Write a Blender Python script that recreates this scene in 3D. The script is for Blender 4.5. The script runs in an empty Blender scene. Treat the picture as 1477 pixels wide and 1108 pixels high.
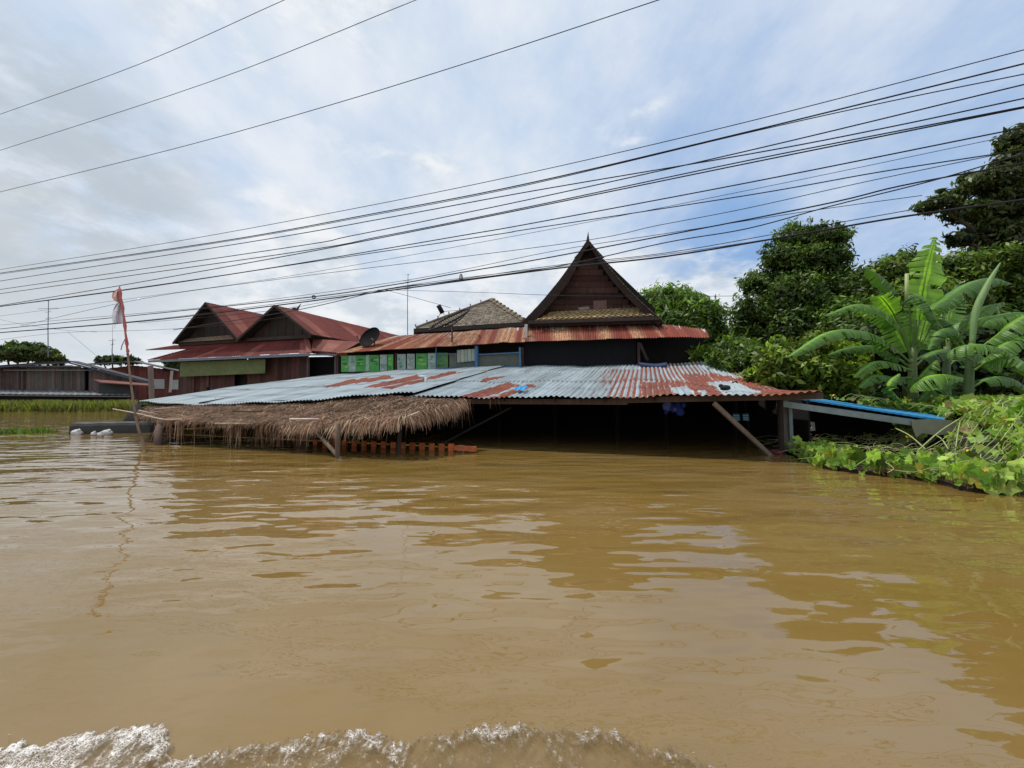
import bpy, math, random
import numpy as np
from mathutils import Vector, Matrix

random.seed(11); rng = np.random.default_rng(11)
scene = bpy.context.scene
COL = scene.collection
FPX = 560.0; EYE = 1.5; CX, CY = 738.5, 554.0; HOR = 572.0
PITCH = math.atan((HOR-CY)/FPX)
T19 = math.tan(math.radians(19))
U = Vector((math.cos(math.radians(19)), -math.sin(math.radians(19)), 0))   # along the street, to the right
V = Vector((math.sin(math.radians(19)), math.cos(math.radians(19)), 0))    # away from the street
Z = Vector((0, 0, 1))

# ---------- measuring: photo point + distance -> place in the world ----------
def W(px, py, Y):
    a = (px-CX)/FPX; b = (CY-py)/FPX
    fy = math.cos(PITCH)-math.sin(PITCH)*b
    fz = math.sin(PITCH)+math.cos(PITCH)*b
    return Vector((a/fy*Y, Y, EYE+fz/fy*Y))
def L(px, Y0): return Y0/(1+T19*(px-CX)/FPX)
def F(px, py, Y0): return W(px, py, L(px, Y0))
def G(px, py, z=0.0):
    a = W(px, py, 1.0); t = (z-EYE)/(a.z-EYE)
    return Vector((a.x*t, t, z))
def pix(x, y, z):
    fz = z-EYE
    d = y*math.cos(PITCH)+fz*math.sin(PITCH); h = -y*math.sin(PITCH)+fz*math.cos(PITCH)
    return CX+FPX*x/d, CY-FPX*h/d

# ---------- numpy value noise ----------
def _h(i, j, s):
    n = (i*374761393+j*668265263+s*1274126177) & 0xffffffff
    n = ((n ^ (n >> 13))*1274126177) & 0xffffffff
    return ((n ^ (n >> 16)) & 0xffff)/65535.0
def vnoise(x, y, s=0):
    x = np.asarray(x, float); y = np.asarray(y, float)
    i = np.floor(x).astype(np.int64); j = np.floor(y).astype(np.int64)
    fx = x-i; fy = y-j; fx = fx*fx*(3-2*fx); fy = fy*fy*(3-2*fy)
    return (_h(i, j, s)*(1-fx)+_h(i+1, j, s)*fx)*(1-fy)+(_h(i, j+1, s)*(1-fx)+_h(i+1, j+1, s)*fx)*fy
def fbm(x, y, o=4, s=0):
    r = 0; a = .5
    for k in range(o):
        r = r+a*vnoise(x*2**k, y*2**k, s+k*7); a *= .5
    return r
def sstep(a, b, x):
    t = np.clip((x-a)/(b-a), 0, 1); return t*t*(3-2*t)
def inpoly(x, y, poly):
    r = False; n = len(poly); j = n-1
    for i in range(n):
        xi, yi = poly[i]; xj, yj = poly[j]
        if (yi > y) != (yj > y) and x < (xj-xi)*(y-yi)/(yj-yi)+xi: r = not r
        j = i
    return r

# ---------- materials ----------
def new_mat(name):
    m = bpy.data.materials.new(name); m.use_nodes = True
    nt = m.node_tree; nt.nodes.clear()
    out = nt.nodes.new('ShaderNodeOutputMaterial')
    b = nt.nodes.new('ShaderNodeBsdfPrincipled')
    nt.links.new(b.outputs[0], out.inputs[0])
    return m, nt, b, out
def N(nt, t, **k):
    n = nt.nodes.new(t)
    for a, v in k.items():
        if a in n.inputs.keys() if not hasattr(n, a) else False: n.inputs[a].default_value = v
        else: setattr(n, a, v)
    return n
def mixrgb(nt, fac, a, b, mode='MIX'):
    n = nt.nodes.new('ShaderNodeMix'); n.data_type = 'RGBA'; n.blend_type = mode
    for sock, val in ((n.inputs[0], fac), (n.inputs[6], a), (n.inputs[7], b)):
        if hasattr(val, 'is_output'): nt.links.new(val, sock)
        elif isinstance(val, (int, float)): sock.default_value = val
        else: sock.default_value = (*val, 1)
    return n.outputs[2]
def math_(nt, op, a, b=None, c=None, clamp=False):
    n = nt.nodes.new('ShaderNodeMath'); n.operation = op; n.use_clamp = clamp
    for i, v in enumerate((a, b, c)):
        if v is None: continue
        if hasattr(v, 'is_output'): nt.links.new(v, n.inputs[i])
        else: n.inputs[i].default_value = v
    return n.outputs[0]
def noise(nt, vec, scale, detail=4, rough=.55, vscale=None, loc=None):
    if vscale is not None:
        mp = nt.nodes.new('ShaderNodeMapping'); mp.inputs['Scale'].default_value = vscale
        if loc: mp.inputs['Location'].default_value = loc
        nt.links.new(vec, mp.inputs[0]); vec = mp.outputs[0]
    n = nt.nodes.new('ShaderNodeTexNoise'); n.inputs['Scale'].default_value = scale
    n.inputs['Detail'].default_value = detail; n.inputs['Roughness'].default_value = rough
    nt.links.new(vec, n.inputs['Vector']); return n.outputs[0]
def ramp(nt, fac, stops):
    n = nt.nodes.new('ShaderNodeMapRange'); n.interpolation_type = 'SMOOTHSTEP'
    n.inputs[1].default_value, n.inputs[2].default_value = stops
    nt.links.new(fac, n.inputs[0]); return n.outputs[0]
def gmat(name, rough=.8, nscale=6, amt=.5, vscale=(1, 1, 1), bump=.3, bdist=.01, metallic=0, spec=.3):
    """attribute colour, weathered by noise in object space"""
    m, nt, b, out = new_mat(name)
    at = nt.nodes.new('ShaderNodeAttribute'); at.attribute_name = 'Col'
    tc = nt.nodes.new('ShaderNodeTexCoord')
    n1 = noise(nt, tc.outputs['Object'], nscale, 6, .65, vscale)
    n2 = noise(nt, tc.outputs['Object'], nscale*.23, 3, .5, (1, 1, 1))
    f = math_(nt, 'MULTIPLY_ADD', n1, amt*2.2, 1-amt*1.1)
    f2 = math_(nt, 'MULTIPLY_ADD', n2, amt*1.2, 1-amt*.6)
    f = math_(nt, 'MULTIPLY', f, f2)
    cmb = nt.nodes.new('ShaderNodeCombineXYZ')
    for i in range(3): nt.links.new(f, cmb.inputs[i])
    c = mixrgb(nt, 1.0, at.outputs['Color'], cmb.outputs[0], 'MULTIPLY')
    nt.links.new(c, b.inputs['Base Color'])
    b.inputs['Roughness'].default_value = rough; b.inputs['Metallic'].default_value = metallic
    b.inputs['Specular IOR Level'].default_value = spec
    if bump:
        bp = nt.nodes.new('ShaderNodeBump'); bp.inputs['Strength'].default_value = bump; bp.inputs['Distance'].default_value = bdist
        nt.links.new(n1, bp.inputs['Height']); nt.links.new(bp.outputs[0], b.inputs['Normal'])
    return m
def leafmat(name, rough=.45, trans=.25, veins=False):
    m, nt, b, out = new_mat(name)
    at = nt.nodes.new('ShaderNodeAttribute'); at.attribute_name = 'Col'
    tc = nt.nodes.new('ShaderNodeTexCoord')
    n1 = noise(nt, tc.outputs['Object'], 3.0, 4, .6)
    col = mixrgb(nt, n1, at.outputs['Color'], (.02, .05, .015), 'MIX')
    col = mixrgb(nt, .65, col, at.outputs['Color'], 'MIX')
    if veins:
        uv = nt.nodes.new('ShaderNodeUVMap'); w = nt.nodes.new('ShaderNodeTexWave')
        w.inputs['Scale'].default_value = 9; w.inputs['Distortion'].default_value = 1.5; w.inputs['Detail'].default_value = 2
        nt.links.new(uv.outputs[0], w.inputs['Vector'])
        bp = nt.nodes.new('ShaderNodeBump'); bp.inputs['Strength'].default_value = .35; bp.inputs['Distance'].default_value = .01
        nt.links.new(w.outputs[1], bp.inputs['Height']); nt.links.new(bp.outputs[0], b.inputs['Normal'])
        vf = math_(nt, 'MULTIPLY', w.outputs[1], .18)
        col = mixrgb(nt, vf, col, (.22, .34, .1))
    nt.links.new(col, b.inputs['Base Color'])
    b.inputs['Roughness'].default_value = rough; b.inputs['Specular IOR Level'].default_value = .35
    tr = nt.nodes.new('ShaderNodeBsdfTranslucent')
    tcol = mixrgb(nt, 1.0, col, (1.3, 1.5, .5), 'MULTIPLY'); nt.links.new(tcol, tr.inputs[0])
    mx = nt.nodes.new('ShaderNodeMixShader'); mx.inputs[0].default_value = trans
    nt.links.new(b.outputs[0], mx.inputs[1]); nt.links.new(tr.outputs[0], mx.inputs[2])
    nt.links.new(mx.outputs[0], out.inputs[0])
    return m
def tinmat(name, grey=(.36, .43, .46), rust=(.20, .036, .018), tan=(.46, .27, .145)):
    m, nt, b, out = new_mat(name)
    at = nt.nodes.new('ShaderNodeAttribute'); at.attribute_name = 'Col'
    sp = nt.nodes.new('ShaderNodeSeparateColor'); nt.links.new(at.outputs['Color'], sp.inputs[0])
    uv = nt.nodes.new('ShaderNodeUVMap')
    n1 = noise(nt, uv.outputs[0], 3.0, 6, .65, (2.4, .13, 1))
    n2 = noise(nt, uv.outputs[0], 22.0, 4, .6, (1, .16, 1))
    n3 = noise(nt, uv.outputs[0], .8, 3, .5, (1, 1, 1))
    r = math_(nt, 'MULTIPLY_ADD', n1, 1.2, -.6); r = math_(nt, 'ADD', sp.outputs[0], r)
    r2 = math_(nt, 'MULTIPLY_ADD', n2, .8, -.4); r = math_(nt, 'ADD', r, r2)
    mask = ramp(nt, r, (.38, .62))
    rc = mixrgb(nt, sp.outputs[2], rust, tan)
    rc = mixrgb(nt, ramp(nt, n2, (.35, .75)), rc, (.14, .03, .018))
    rc = mixrgb(nt, math_(nt, 'MULTIPLY', ramp(nt, n1, (.5, .8)), .4), rc, (.29, .075, .034))
    gc = mixrgb(nt, ramp(nt, n1, (.3, .7)), grey, tuple(x*.62 for x in grey))
    gc = mixrgb(nt, math_(nt, 'MULTIPLY', ramp(nt, n2, (.55, .8)), .45), gc, (.22, .2, .17))
    c = mixrgb(nt, mask, gc, rc)
    f = math_(nt, 'MULTIPLY_ADD', n3, .5, .75); f = math_(nt, 'MULTIPLY', f, sp.outputs[1])
    cmb = nt.nodes.new('ShaderNodeCombineXYZ')
    for i in range(3): nt.links.new(f, cmb.inputs[i])
    c = mixrgb(nt, 1.0, c, cmb.outputs[0], 'MULTIPLY')
    nt.links.new(c, b.inputs['Base Color'])
    ro = math_(nt, 'MULTIPLY_ADD', mask, .35, .5); nt.links.new(ro, b.inputs['Roughness'])
    b.inputs['Specular IOR Level'].default_value = .4
    bp = nt.nodes.new('ShaderNodeBump'); bp.inputs['Strength'].default_value = .25; bp.inputs['Distance'].default_value = .006
    nt.links.new(n2, bp.inputs['Height']); nt.links.new(bp.outputs[0], b.inputs['Normal'])
    return m

M = {}
M['wood'] = gmat('weathered_wood', .85, 5, .55, (3, 3, .5), .5, .012)
M['darkwood'] = gmat('dark_wood', .9, 4, .6, (3, 3, .5), .4, .01)
M['timber'] = gmat('round_timber', .85, 14, .5, (1, 1, .3), .6, .012)
M['tin'] = tinmat('galvanised_tin')
M['painted'] = gmat('painted_tin', .7, 2.2, .5, (1, 1, 1), .15, .006, 0, .15)
M['tile'] = gmat('clay_tile', .9, 7, .6, (1, 1, 1), .5, .012)
M['cloth'] = gmat('cloth', .9, 4, .3, (1, 1, 1), .3, .02)
M['plain'] = gmat('dull_paint', .6, 5, .3, (1, 1, 1), .15, .006)
M['metal'] = gmat('dull_metal', .5, 8, .35, (1, 1, 1), .1, .004, .3)
M['print'] = gmat('printed_panel', .5, 16, .75, (1, 1, 1.6), 0)
M['brick'] = gmat('orange_brick', .85, 12, .45, (1, 1, 1), .5, .01)
M['straw'] = gmat('dry_thatch', .9, 3.5, .45, (1, 1, 1), 0, .01, 0, .15)
M['rubber'] = gmat('black_cable', .6, 4, .1, (1, 1, 1), 0)
M['black'] = gmat('black_paint', .7, 8, .1, bump=0, spec=.06)
M['leaf'] = leafmat('tree_leaf')
M['bleaf'] = leafmat('banana_leaf', .38, .3, True)
M['vleaf'] = leafmat('vine_leaf', .5, .3)
M['bark'] = gmat('bark', .95, 6, .55, (3, 3, .6), .8, .03)
M['stem'] = gmat('plant_stem', .55, 5, .35, (2, 2, .5), .1)
M['petal'] = gmat('petal', .6, 5, .15, bump=0)

# ---------- mesh builder ----------
class MB:
    def __init__(s): s.v = []; s.f = []; s.c = []; s.uv = None
    def face(s, pts, col=(.5, .5, .5)):
        i = len(s.v); s.v.extend([tuple(p) for p in pts]); s.f.append(tuple(range(i, i+len(pts)))); s.c.append(col)
    def bar(s, p0, p1, w, h, col=(.5, .5, .5), up=Z, jit=0):
        p0 = Vector(p0); p1 = Vector(p1); d = (p1-p0).normalized()
        if abs(d.dot(up)) > .98: up = V
        a = d.cross(up).normalized()*w/2; b = a.cross(d).normalized()*h/2
        i = len(s.v)
        for p in (p0, p1):
            for (x, y) in ((-1, -1), (1, -1), (1, 1), (-1, 1)):
                q = p+a*x+b*y+Vector([random.uniform(-jit, jit) for _ in range(3)])
                s.v.append(tuple(q))
        for fc in ((0, 3, 2, 1), (4, 5, 6, 7), (0, 1, 5, 4), (1, 2, 6, 5), (2, 3, 7, 6), (3, 0, 4, 7)):
            s.f.append(tuple(i+k for k in fc)); s.c.append(col)
    def tube(s, pts, rad, col=(.5, .5, .5), n=8, cap=True):
        pts = [Vector(p) for p in pts]
        if not hasattr(rad, '__len__'): rad = [rad]*len(pts)
        i0 = len(s.v); pa = None
        for k, p in enumerate(pts):
            d = (pts[min(k+1, len(pts)-1)]-pts[max(k-1, 0)]).normalized()
            if pa is None:
                r = Vector((1, 0, 0)) if abs(d.x) < .8 else Vector((0, 1, 0)); a = d.cross(r).normalized()
            else:
                a = (pa-d*pa.dot(d)).normalized()
            pa = a; b = d.cross(a)
            for j in range(n):
                t = 2*math.pi*j/n; s.v.append(tuple(p+(a*math.cos(t)+b*math.sin(t))*rad[k]))
        for k in range(len(pts)-1):
            for j in range(n):
                s.f.append((i0+k*n+j, i0+k*n+(j+1) % n, i0+(k+1)*n+(j+1) % n, i0+(k+1)*n+j)); s.c.append(col)
        if cap:
            s.f.append(tuple(i0+j for j in range(n))[::-1]); s.c.append(col)
            e = i0+(len(pts)-1)*n; s.f.append(tuple(e+j for j in range(n))); s.c.append(col)
    def slab(s, poly, n, th, col):
        """flat polygon given as points, thickened along n by th"""
        n = Vector(n).normalized()*th; poly = [Vector(p) for p in poly]; m = len(poly); i = len(s.v)
        s.v.extend([tuple(p) for p in poly]); s.v.extend([tuple(p+n) for p in poly])
        s.f.append(tuple(range(i, i+m))); s.c.append(col)
        s.f.append(tuple(range(i+2*m-1, i+m-1, -1))); s.c.append(col)
        for k in range(m):
            l = (k+1) % m; s.f.append((i+k, i+m+k, i+m+l, i+l)); s.c.append(col)
    def sphere(s, c, r, col, n=8, m=6, sq=(1, 1, 1), jit=0):
        c = Vector(c); i = len(s.v)
        for a in range(m+1):
            ph = math.pi*a/m
            for b in range(n):
                t = 2*math.pi*b/n; k = 1+random.uniform(-jit, jit)
                s.v.append((c.x+r*sq[0]*k*math.sin(ph)*math.cos(t), c.y+r*sq[1]*k*math.sin(ph)*math.sin(t), c.z+r*sq[2]*k*math.cos(ph)))
        for a in range(m):
            for b in range(n):
                s.f.append((i+a*n+b, i+(a+1)*n+b, i+(a+1)*n+(b+1) % n, i+a*n+(b+1) % n)); s.c.append(col)
    def build(s, name, mat, parent=None, smooth=False, origin=None):
        return link_mesh(name, np.array(s.v, float).reshape(-1, 3), s.f, mat, parent, np.array([(c[0], c[1], c[2], 1) for c in s.c]), 'FACE', smooth, origin, s.uv)
def root_loc(o):
    r = Vector((0, 0, 0))
    while o is not None: r = r+o.location; o = o.parent
    return r
def link_mesh(name, verts, faces, mat, parent=None, cols=None, dom='FACE', smooth=False, origin=None, uv=None):
    off = root_loc(parent) if parent else (Vector(origin) if origin is not None else Vector(verts.min(0)*.5+verts.max(0)*.5))
    if not parent and origin is None: off.z = verts[:, 2].min()
    me = bpy.data.meshes.new(name)
    vv = verts-np.array(off)
    if isinstance(faces, np.ndarray):
        nf, k = faces.shape
        me.vertices.add(len(vv)); me.vertices.foreach_set('co', vv.astype(np.float32).ravel())
        me.loops.add(nf*k); me.loops.foreach_set('vertex_index', faces.astype(np.int32).ravel())
        me.polygons.add(nf); me.polygons.foreach_set('loop_start', np.arange(0, nf*k, k, dtype=np.int32))
        me.update(calc_edges=True)
    else:
        me.from_pydata(vv.tolist(), [], faces)
    if cols is not None:
        if dom == 'FACE':
            cnt = np.empty(len(me.polygons), np.int32); me.polygons.foreach_get('loop_total', cnt)
            lc = np.repeat(cols, cnt, axis=0)
            a = me.color_attributes.new('Col', 'FLOAT_COLOR', 'CORNER'); a.data.foreach_set('color', lc.astype(np.float32).ravel())
        else:
            a = me.color_attributes.new('Col', 'FLOAT_COLOR', 'POINT'); a.data.foreach_set('color', cols.astype(np.float32).ravel())
    if uv is not None:
        ul = me.uv_layers.new(name='UVMap'); li = np.empty(len(me.loops), np.int32); me.loops.foreach_get('vertex_index', li)
        ul.data.foreach_set('uv', np.asarray(uv)[li].astype(np.float32).ravel())
    if smooth: me.polygons.foreach_set('use_smooth', [True]*len(me.polygons))
    me.materials.append(mat); me.validate()
    o = bpy.data.objects.new(name, me); COL.objects.link(o)
    if parent: o.parent = parent
    else: o.location = off
    return o
def thing(name, label, cat, loc, group=None):
    o = bpy.data.objects.new(name, None); COL.objects.link(o); o.location = loc; o.empty_display_size = .3
    o['label'] = label; o['category'] = cat
    if group: o['group'] = group
    return o
def tag(o, label, cat, group=None, kind=None):
    o['label'] = label; o['category'] = cat
    if group: o['group'] = group
    if kind: o['kind'] = kind
    return o
def catmull(pts, n=8):
    pts = [Vector(p) for p in pts]; q = [pts[0]*2-pts[1]]+pts+[pts[-1]*2-pts[-2]]; r = []
    for i in range(1, len(q)-2):
        for k in range(n):
            t = k/n; a, b, c, d = q[i-1], q[i], q[i+1], q[i+2]
            r.append(.5*((2*b)+(c-a)*t+(2*a-5*b+4*c-d)*t*t+(3*b-a-3*c+d)*t**3))
    r.append(pts[-1]); return r
def vary(c, k=.25):
    f = 1+random.uniform(-k, k); return tuple(x*f*(1+random.uniform(-k, k)*.25) for x in c)

# ---------- corrugated sheets ----------
def poly_interp(pts, t):
    """pts: list of (t, Vector)"""
    for i in range(len(pts)-1):
        if t <= pts[i+1][0] or i == len(pts)-2:
            a, b = pts[i], pts[i+1]; k = (t-a[0])/(b[0]-a[0]); return a[1].lerp(b[1], k)
def corr(name, eave, back, mat, parent, pitch=.15, amp=.02, rows=12, colf=None, sagf=None, per=7, thick=True, panel=.75, rowbreaks=(), jit=.012):
    """eave/back: lists of (t, point), t from 0 to 1 along the sheet; ribs run from eave to back edge"""
    length = (eave[-1][1]-eave[0][1]).length
    nc = int(length/pitch*per)+1; nr = rows
    P = np.zeros((nr+1, nc+1, 3)); UVc = np.zeros((nr+1, nc+1, 2)); C = np.ones((nr+1, nc+1, 4))
    npan = max(1, int(length/panel)); off = [[random.uniform(-jit, jit) for _ in range(8)] for _ in range(npan+2)]
    ncx = np.cross(np.array(eave[-1][1]-eave[0][1]), np.array(back[len(back)//2][1]-eave[len(eave)//2][1])); ncx /= np.linalg.norm(ncx)
    if ncx[2] < 0: ncx = -ncx
    for j in range(nc+1):
        t = j/nc; e = poly_interp(eave, t); b = poly_interp(back, t); ln = (b-e).length
        pj = int(t*npan); ph = math.sin(2*math.pi*t*length/pitch)
        e = e+(e-b).normalized()*off[pj][7]*3.5
        for i in range(nr+1):
            s = i/nr; p = e.lerp(b, s)
            rb = sum(1 for r in rowbreaks if s >= r)
            d = amp*ph+off[pj][rb % 7]
            if rowbreaks:
                lo = max([0]+[r for r in rowbreaks if r <= s]); hi = min([1]+[r for r in rowbreaks if r > s]); d += .03*(1-(s-lo)/(hi-lo+1e-6)) if rb else 0
            if sagf: d += sagf(t, s)
            P[i, j] = np.array(p)+ncx*d; UVc[i, j] = (t*length, s*ln)
            if colf: C[i, j, :3] = colf(t, s, ph, pj, P[i, j])
    verts = P.reshape(-1, 3); uv = UVc.reshape(-1, 2); cols = C.reshape(-1, 4)
    idx = np.arange((nr+1)*(nc+1)).reshape(nr+1, nc+1)
    f = np.stack([idx[:-1, :-1], idx[:-1, 1:], idx[1:, 1:], idx[1:, :-1]], -1).reshape(-1, 4)
    return link_mesh(name, verts, f, mat, parent, cols, 'POINT', True, None, uv)

# ---------- sky, sun, camera ----------
SUN_DIR = Vector((-.36, .12, .87)).normalized()
elev = math.asin(SUN_DIR.z); azim = math.atan2(SUN_DIR.x, SUN_DIR.y)
world = bpy.data.worlds.new("World"); scene.world = world; world.use_nodes = True
nt = world.node_tree; nt.nodes.clear()
wo = nt.nodes.new('ShaderNodeOutputWorld'); bg = nt.nodes.new('ShaderNodeBackground'); bg.inputs[1].default_value = .1
nt.links.new(bg.outputs[0], wo.inputs[0])
sky = nt.nodes.new('ShaderNodeTexSky'); sky.sky_type = 'NISHITA'; sky.sun_disc = False
sky.sun_elevation = elev; sky.sun_rotation = azim; sky.altitude = 50; sky.air_density = 1.2; sky.dust_density = 2.0
tc = nt.nodes.new('ShaderNodeTexCoord'); gen = tc.outputs['Generated']
nrm = nt.nodes.new('ShaderNodeVectorMath'); nrm.operation = 'NORMALIZE'; nt.links.new(gen, nrm.inputs[0])
sx = nt.nodes.new('ShaderNodeSeparateXYZ'); nt.links.new(nrm.outputs[0], sx.inputs[0])
zz = math_(nt, 'MAXIMUM', sx.outputs[2], 0.0); zd = math_(nt, 'ADD', zz, .22)
cx = nt.nodes.new('ShaderNodeCombineXYZ')
nt.links.new(math_(nt, 'DIVIDE', sx.outputs[0], zd), cx.inputs[0]); nt.links.new(math_(nt, 'DIVIDE', sx.outputs[1], zd), cx.inputs[1])
def blob(px, py, lo, hi):
    d = (W(px, py, 1.0)-Vector((0, 0, EYE))).normalized()
    n = nt.nodes.new('ShaderNodeVectorMath'); n.operation = 'DOT_PRODUCT'; nt.links.new(nrm.outputs[0], n.inputs[0]); n.inputs[1].default_value = d
    return ramp(nt, n.outputs['Value'], (lo, hi))
cir = noise(nt, cx.outputs[0], 1.3, 8, .62, (.9, .62, 1), (3.1, 1.7, 0))      # streaky high cloud
cir2 = noise(nt, cx.outputs[0], 3.4, 7, .6, (1.1, .75, 1), (9.1, 4.7, 0))
cum = noise(nt, nrm.outputs[0], 3.6, 8, .58, (1, 1, 2.2), (1.3, .4, 2.0))      # heaped cloud
cum2 = noise(nt, nrm.outputs[0], 9.0, 7, .6, (1, 1, 2.0), (5.3, .4, 2.0))
blue = math_(nt, 'MULTIPLY', blob(1250, 190, .80, .985), .66)
blue = math_(nt, 'ADD', blue, math_(nt, 'MULTIPLY', blob(820, 60, .84, .99), .12))
blue = math_(nt, 'ADD', blue, math_(nt, 'MULTIPLY', blob(1040, 370, .985, .998), .35))
cov = math_(nt, 'MULTIPLY_ADD', cir, 1.0, .42); cov = math_(nt, 'MULTIPLY_ADD', cir2, .5, cov); cov = math_(nt, 'ADD', cov, -.12)
cov = math_(nt, 'SUBTRACT', cov, blue)
cov = ramp(nt, cov, (-.15, .85))
skyb = mixrgb(nt, 1.0, sky.outputs[0], (1.25, 1.3, 1.35), 'MULTIPLY')
skyb = mixrgb(nt, .8, skyb, (2.5, 4.4, 7.7))
high = mixrgb(nt, ramp(nt, cir2, (.25, .75)), (5.6, 6.8, 8.5), (8.2, 8.6, 9.2))
c1 = mixrgb(nt, cov, skyb, high)
horiz = ramp(nt, zz, (.52, .02))
cumc = mixrgb(nt, ramp(nt, cum2, (.36, .62)), (6.0, 6.7, 7.4), (9.0, 9.2, 9.4))
cm = math_(nt, 'ADD', math_(nt, 'MULTIPLY_ADD', cum2, .35, cum), math_(nt, 'MULTIPLY', horiz, .30))
cm = math_(nt, 'SUBTRACT', cm, math_(nt, 'MULTIPLY', blob(1250, 160, .93, .99), .25))
cmask = math_(nt, 'MULTIPLY', ramp(nt, cm, (.70, .92)), .85)
c2 = mixrgb(nt, cmask, c1, cumc)
gcl = math_(nt, 'MULTIPLY', blob(30, 290, .955, .99), ramp(nt, cum2, (.3, .6)))
c3 = mixrgb(nt, math_(nt, 'MULTIPLY', gcl, .7), c2, (4.6, 5.2, 5.7))
hz = math_(nt, 'MULTIPLY', ramp(nt, zz, (.22, .0)), .35)
c3 = mixrgb(nt, hz, c3, (7.9, 8.3, 8.6))
nt.links.new(c3, bg.inputs[0])

sl = bpy.data.lights.new('sun', 'SUN'); sl.energy = 3.1; sl.angle = math.radians(.55); sl.color = (1, .95, .87)
so = bpy.data.objects.new('sun', sl); COL.objects.link(so)
so.rotation_euler = SUN_DIR.to_track_quat('Z', 'Y').to_euler(); so.location = (0, 0, 30)
cam = bpy.data.cameras.new('camera'); co = bpy.data.objects.new('camera', cam); COL.objects.link(co)
cam.sensor_width = 36; cam.lens = 36*FPX/1477; cam.clip_end = 6000; cam.clip_start = .05
co.location = (0, 0, EYE); co.rotation_euler = (math.pi/2+PITCH, 0, 0)
scene.camera = co
scene.view_settings.view_transform = 'Standard'; scene.view_settings.look = 'None'; scene.view_settings.exposure = 0
scene.render.engine = 'CYCLES'

# ---------- water ----------
def graded(lo, hi, near_lo, near_hi, step, g=1.12):
    a = list(np.arange(near_lo, near_hi+step*.5, step)); s = step; x = near_hi
    while x < hi: s *= g; x += s; a.append(x)
    s = step; x = near_lo; b = []
    while x > lo: s *= g; x -= s; b.append(x)
    return np.array(b[::-1]+a)
xs = graded(-3000, 3000, -9, 9, .09, 1.06); ys = graded(-3000, 3000, 1.0, 12, .07, 1.06)
XX, YY = np.meshgrid(xs, ys)
def wave(X, Y):
    fade = np.exp(-np.maximum(np.hypot(X, Y)-8, 0)/9)
    w = .030*(fbm(X*.42+Y*.10, Y*.75+5, 2, 3)-.37)+.016*(fbm(X*1.1-Y*.3+11, Y*1.9, 2, 9)-.37)+.0035*(fbm(X*3.1, Y*4.6+3, 2, 21)-.37)
    near = sstep(1.5, 4.5, Y)*.75+.25
    return w*fade*near*1.25
ZZ = wave(XX, YY)
idx = np.arange(XX.size).reshape(XX.shape)
fq = np.stack([idx[:-1, :-1], idx[:-1, 1:], idx[1:, 1:], idx[1:, :-1]], -1).reshape(-1, 4)
def watermat():
    m, nt, b, out = new_mat('muddy_water')
    geo = nt.nodes.new('ShaderNodeNewGeometry'); P = geo.outputs['Position']
    n0 = noise(nt, P, .35, 4, .55, (1, 1.6, 1)); n00 = noise(nt, P, 2.5, 4, .6, (.5, 1.2, 1))
    c = mixrgb(nt, ramp(nt, n0, (.3, .7)), (.184, .112, .024), (.212, .138, .048))
    c = mixrgb(nt, math_(nt, 'MULTIPLY', n00, .18), c, (.22, .15, .07))
    nt.links.new(c, b.inputs['Base Color'])
    b.inputs['Roughness'].default_value = .02; b.inputs['IOR'].default_value = 1.58
    b.inputs['Specular IOR Level'].default_value = .62
    a1 = noise(nt, P, .55, 2, .5, (.7, 1.7, 1)); a2 = noise(nt, P, 1.5, 2, .42, (.7, 1.8, 1)); a3 = noise(nt, P, 6.5, 2, .5, (.8, 1.6, 1))
    # ripples are stronger in some reaches than in others
    reach = ramp(nt, noise(nt, P, .22, 2, .5, (1, 1.5, 1), (4, 2, 0)), (.35, .65))
    h = math_(nt, 'MULTIPLY', a1, .065); h = math_(nt, 'MULTIPLY_ADD', a2, .034, h)
    r3 = math_(nt, 'MULTIPLY_ADD', reach, .0030, .0003); h = math_(nt, 'ADD', h, math_(nt, 'MULTIPLY', a3, r3))
    bp = nt.nodes.new('ShaderNodeBump'); bp.inputs['Strength'].default_value = 1.0; bp.inputs['Distance'].default_value = 1.0
    nt.links.new(h, bp.inputs['Height']); nt.links.new(bp.outputs[0], b.inputs['Normal'])
    return m
M['water'] = watermat()
wo_ = link_mesh('water', np.stack([XX, YY, ZZ], -1).reshape(-1, 3), fq, M['water'], None, None, 'POINT', True, (0, 0, 0))
wo_['kind'] = 'structure'

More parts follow.
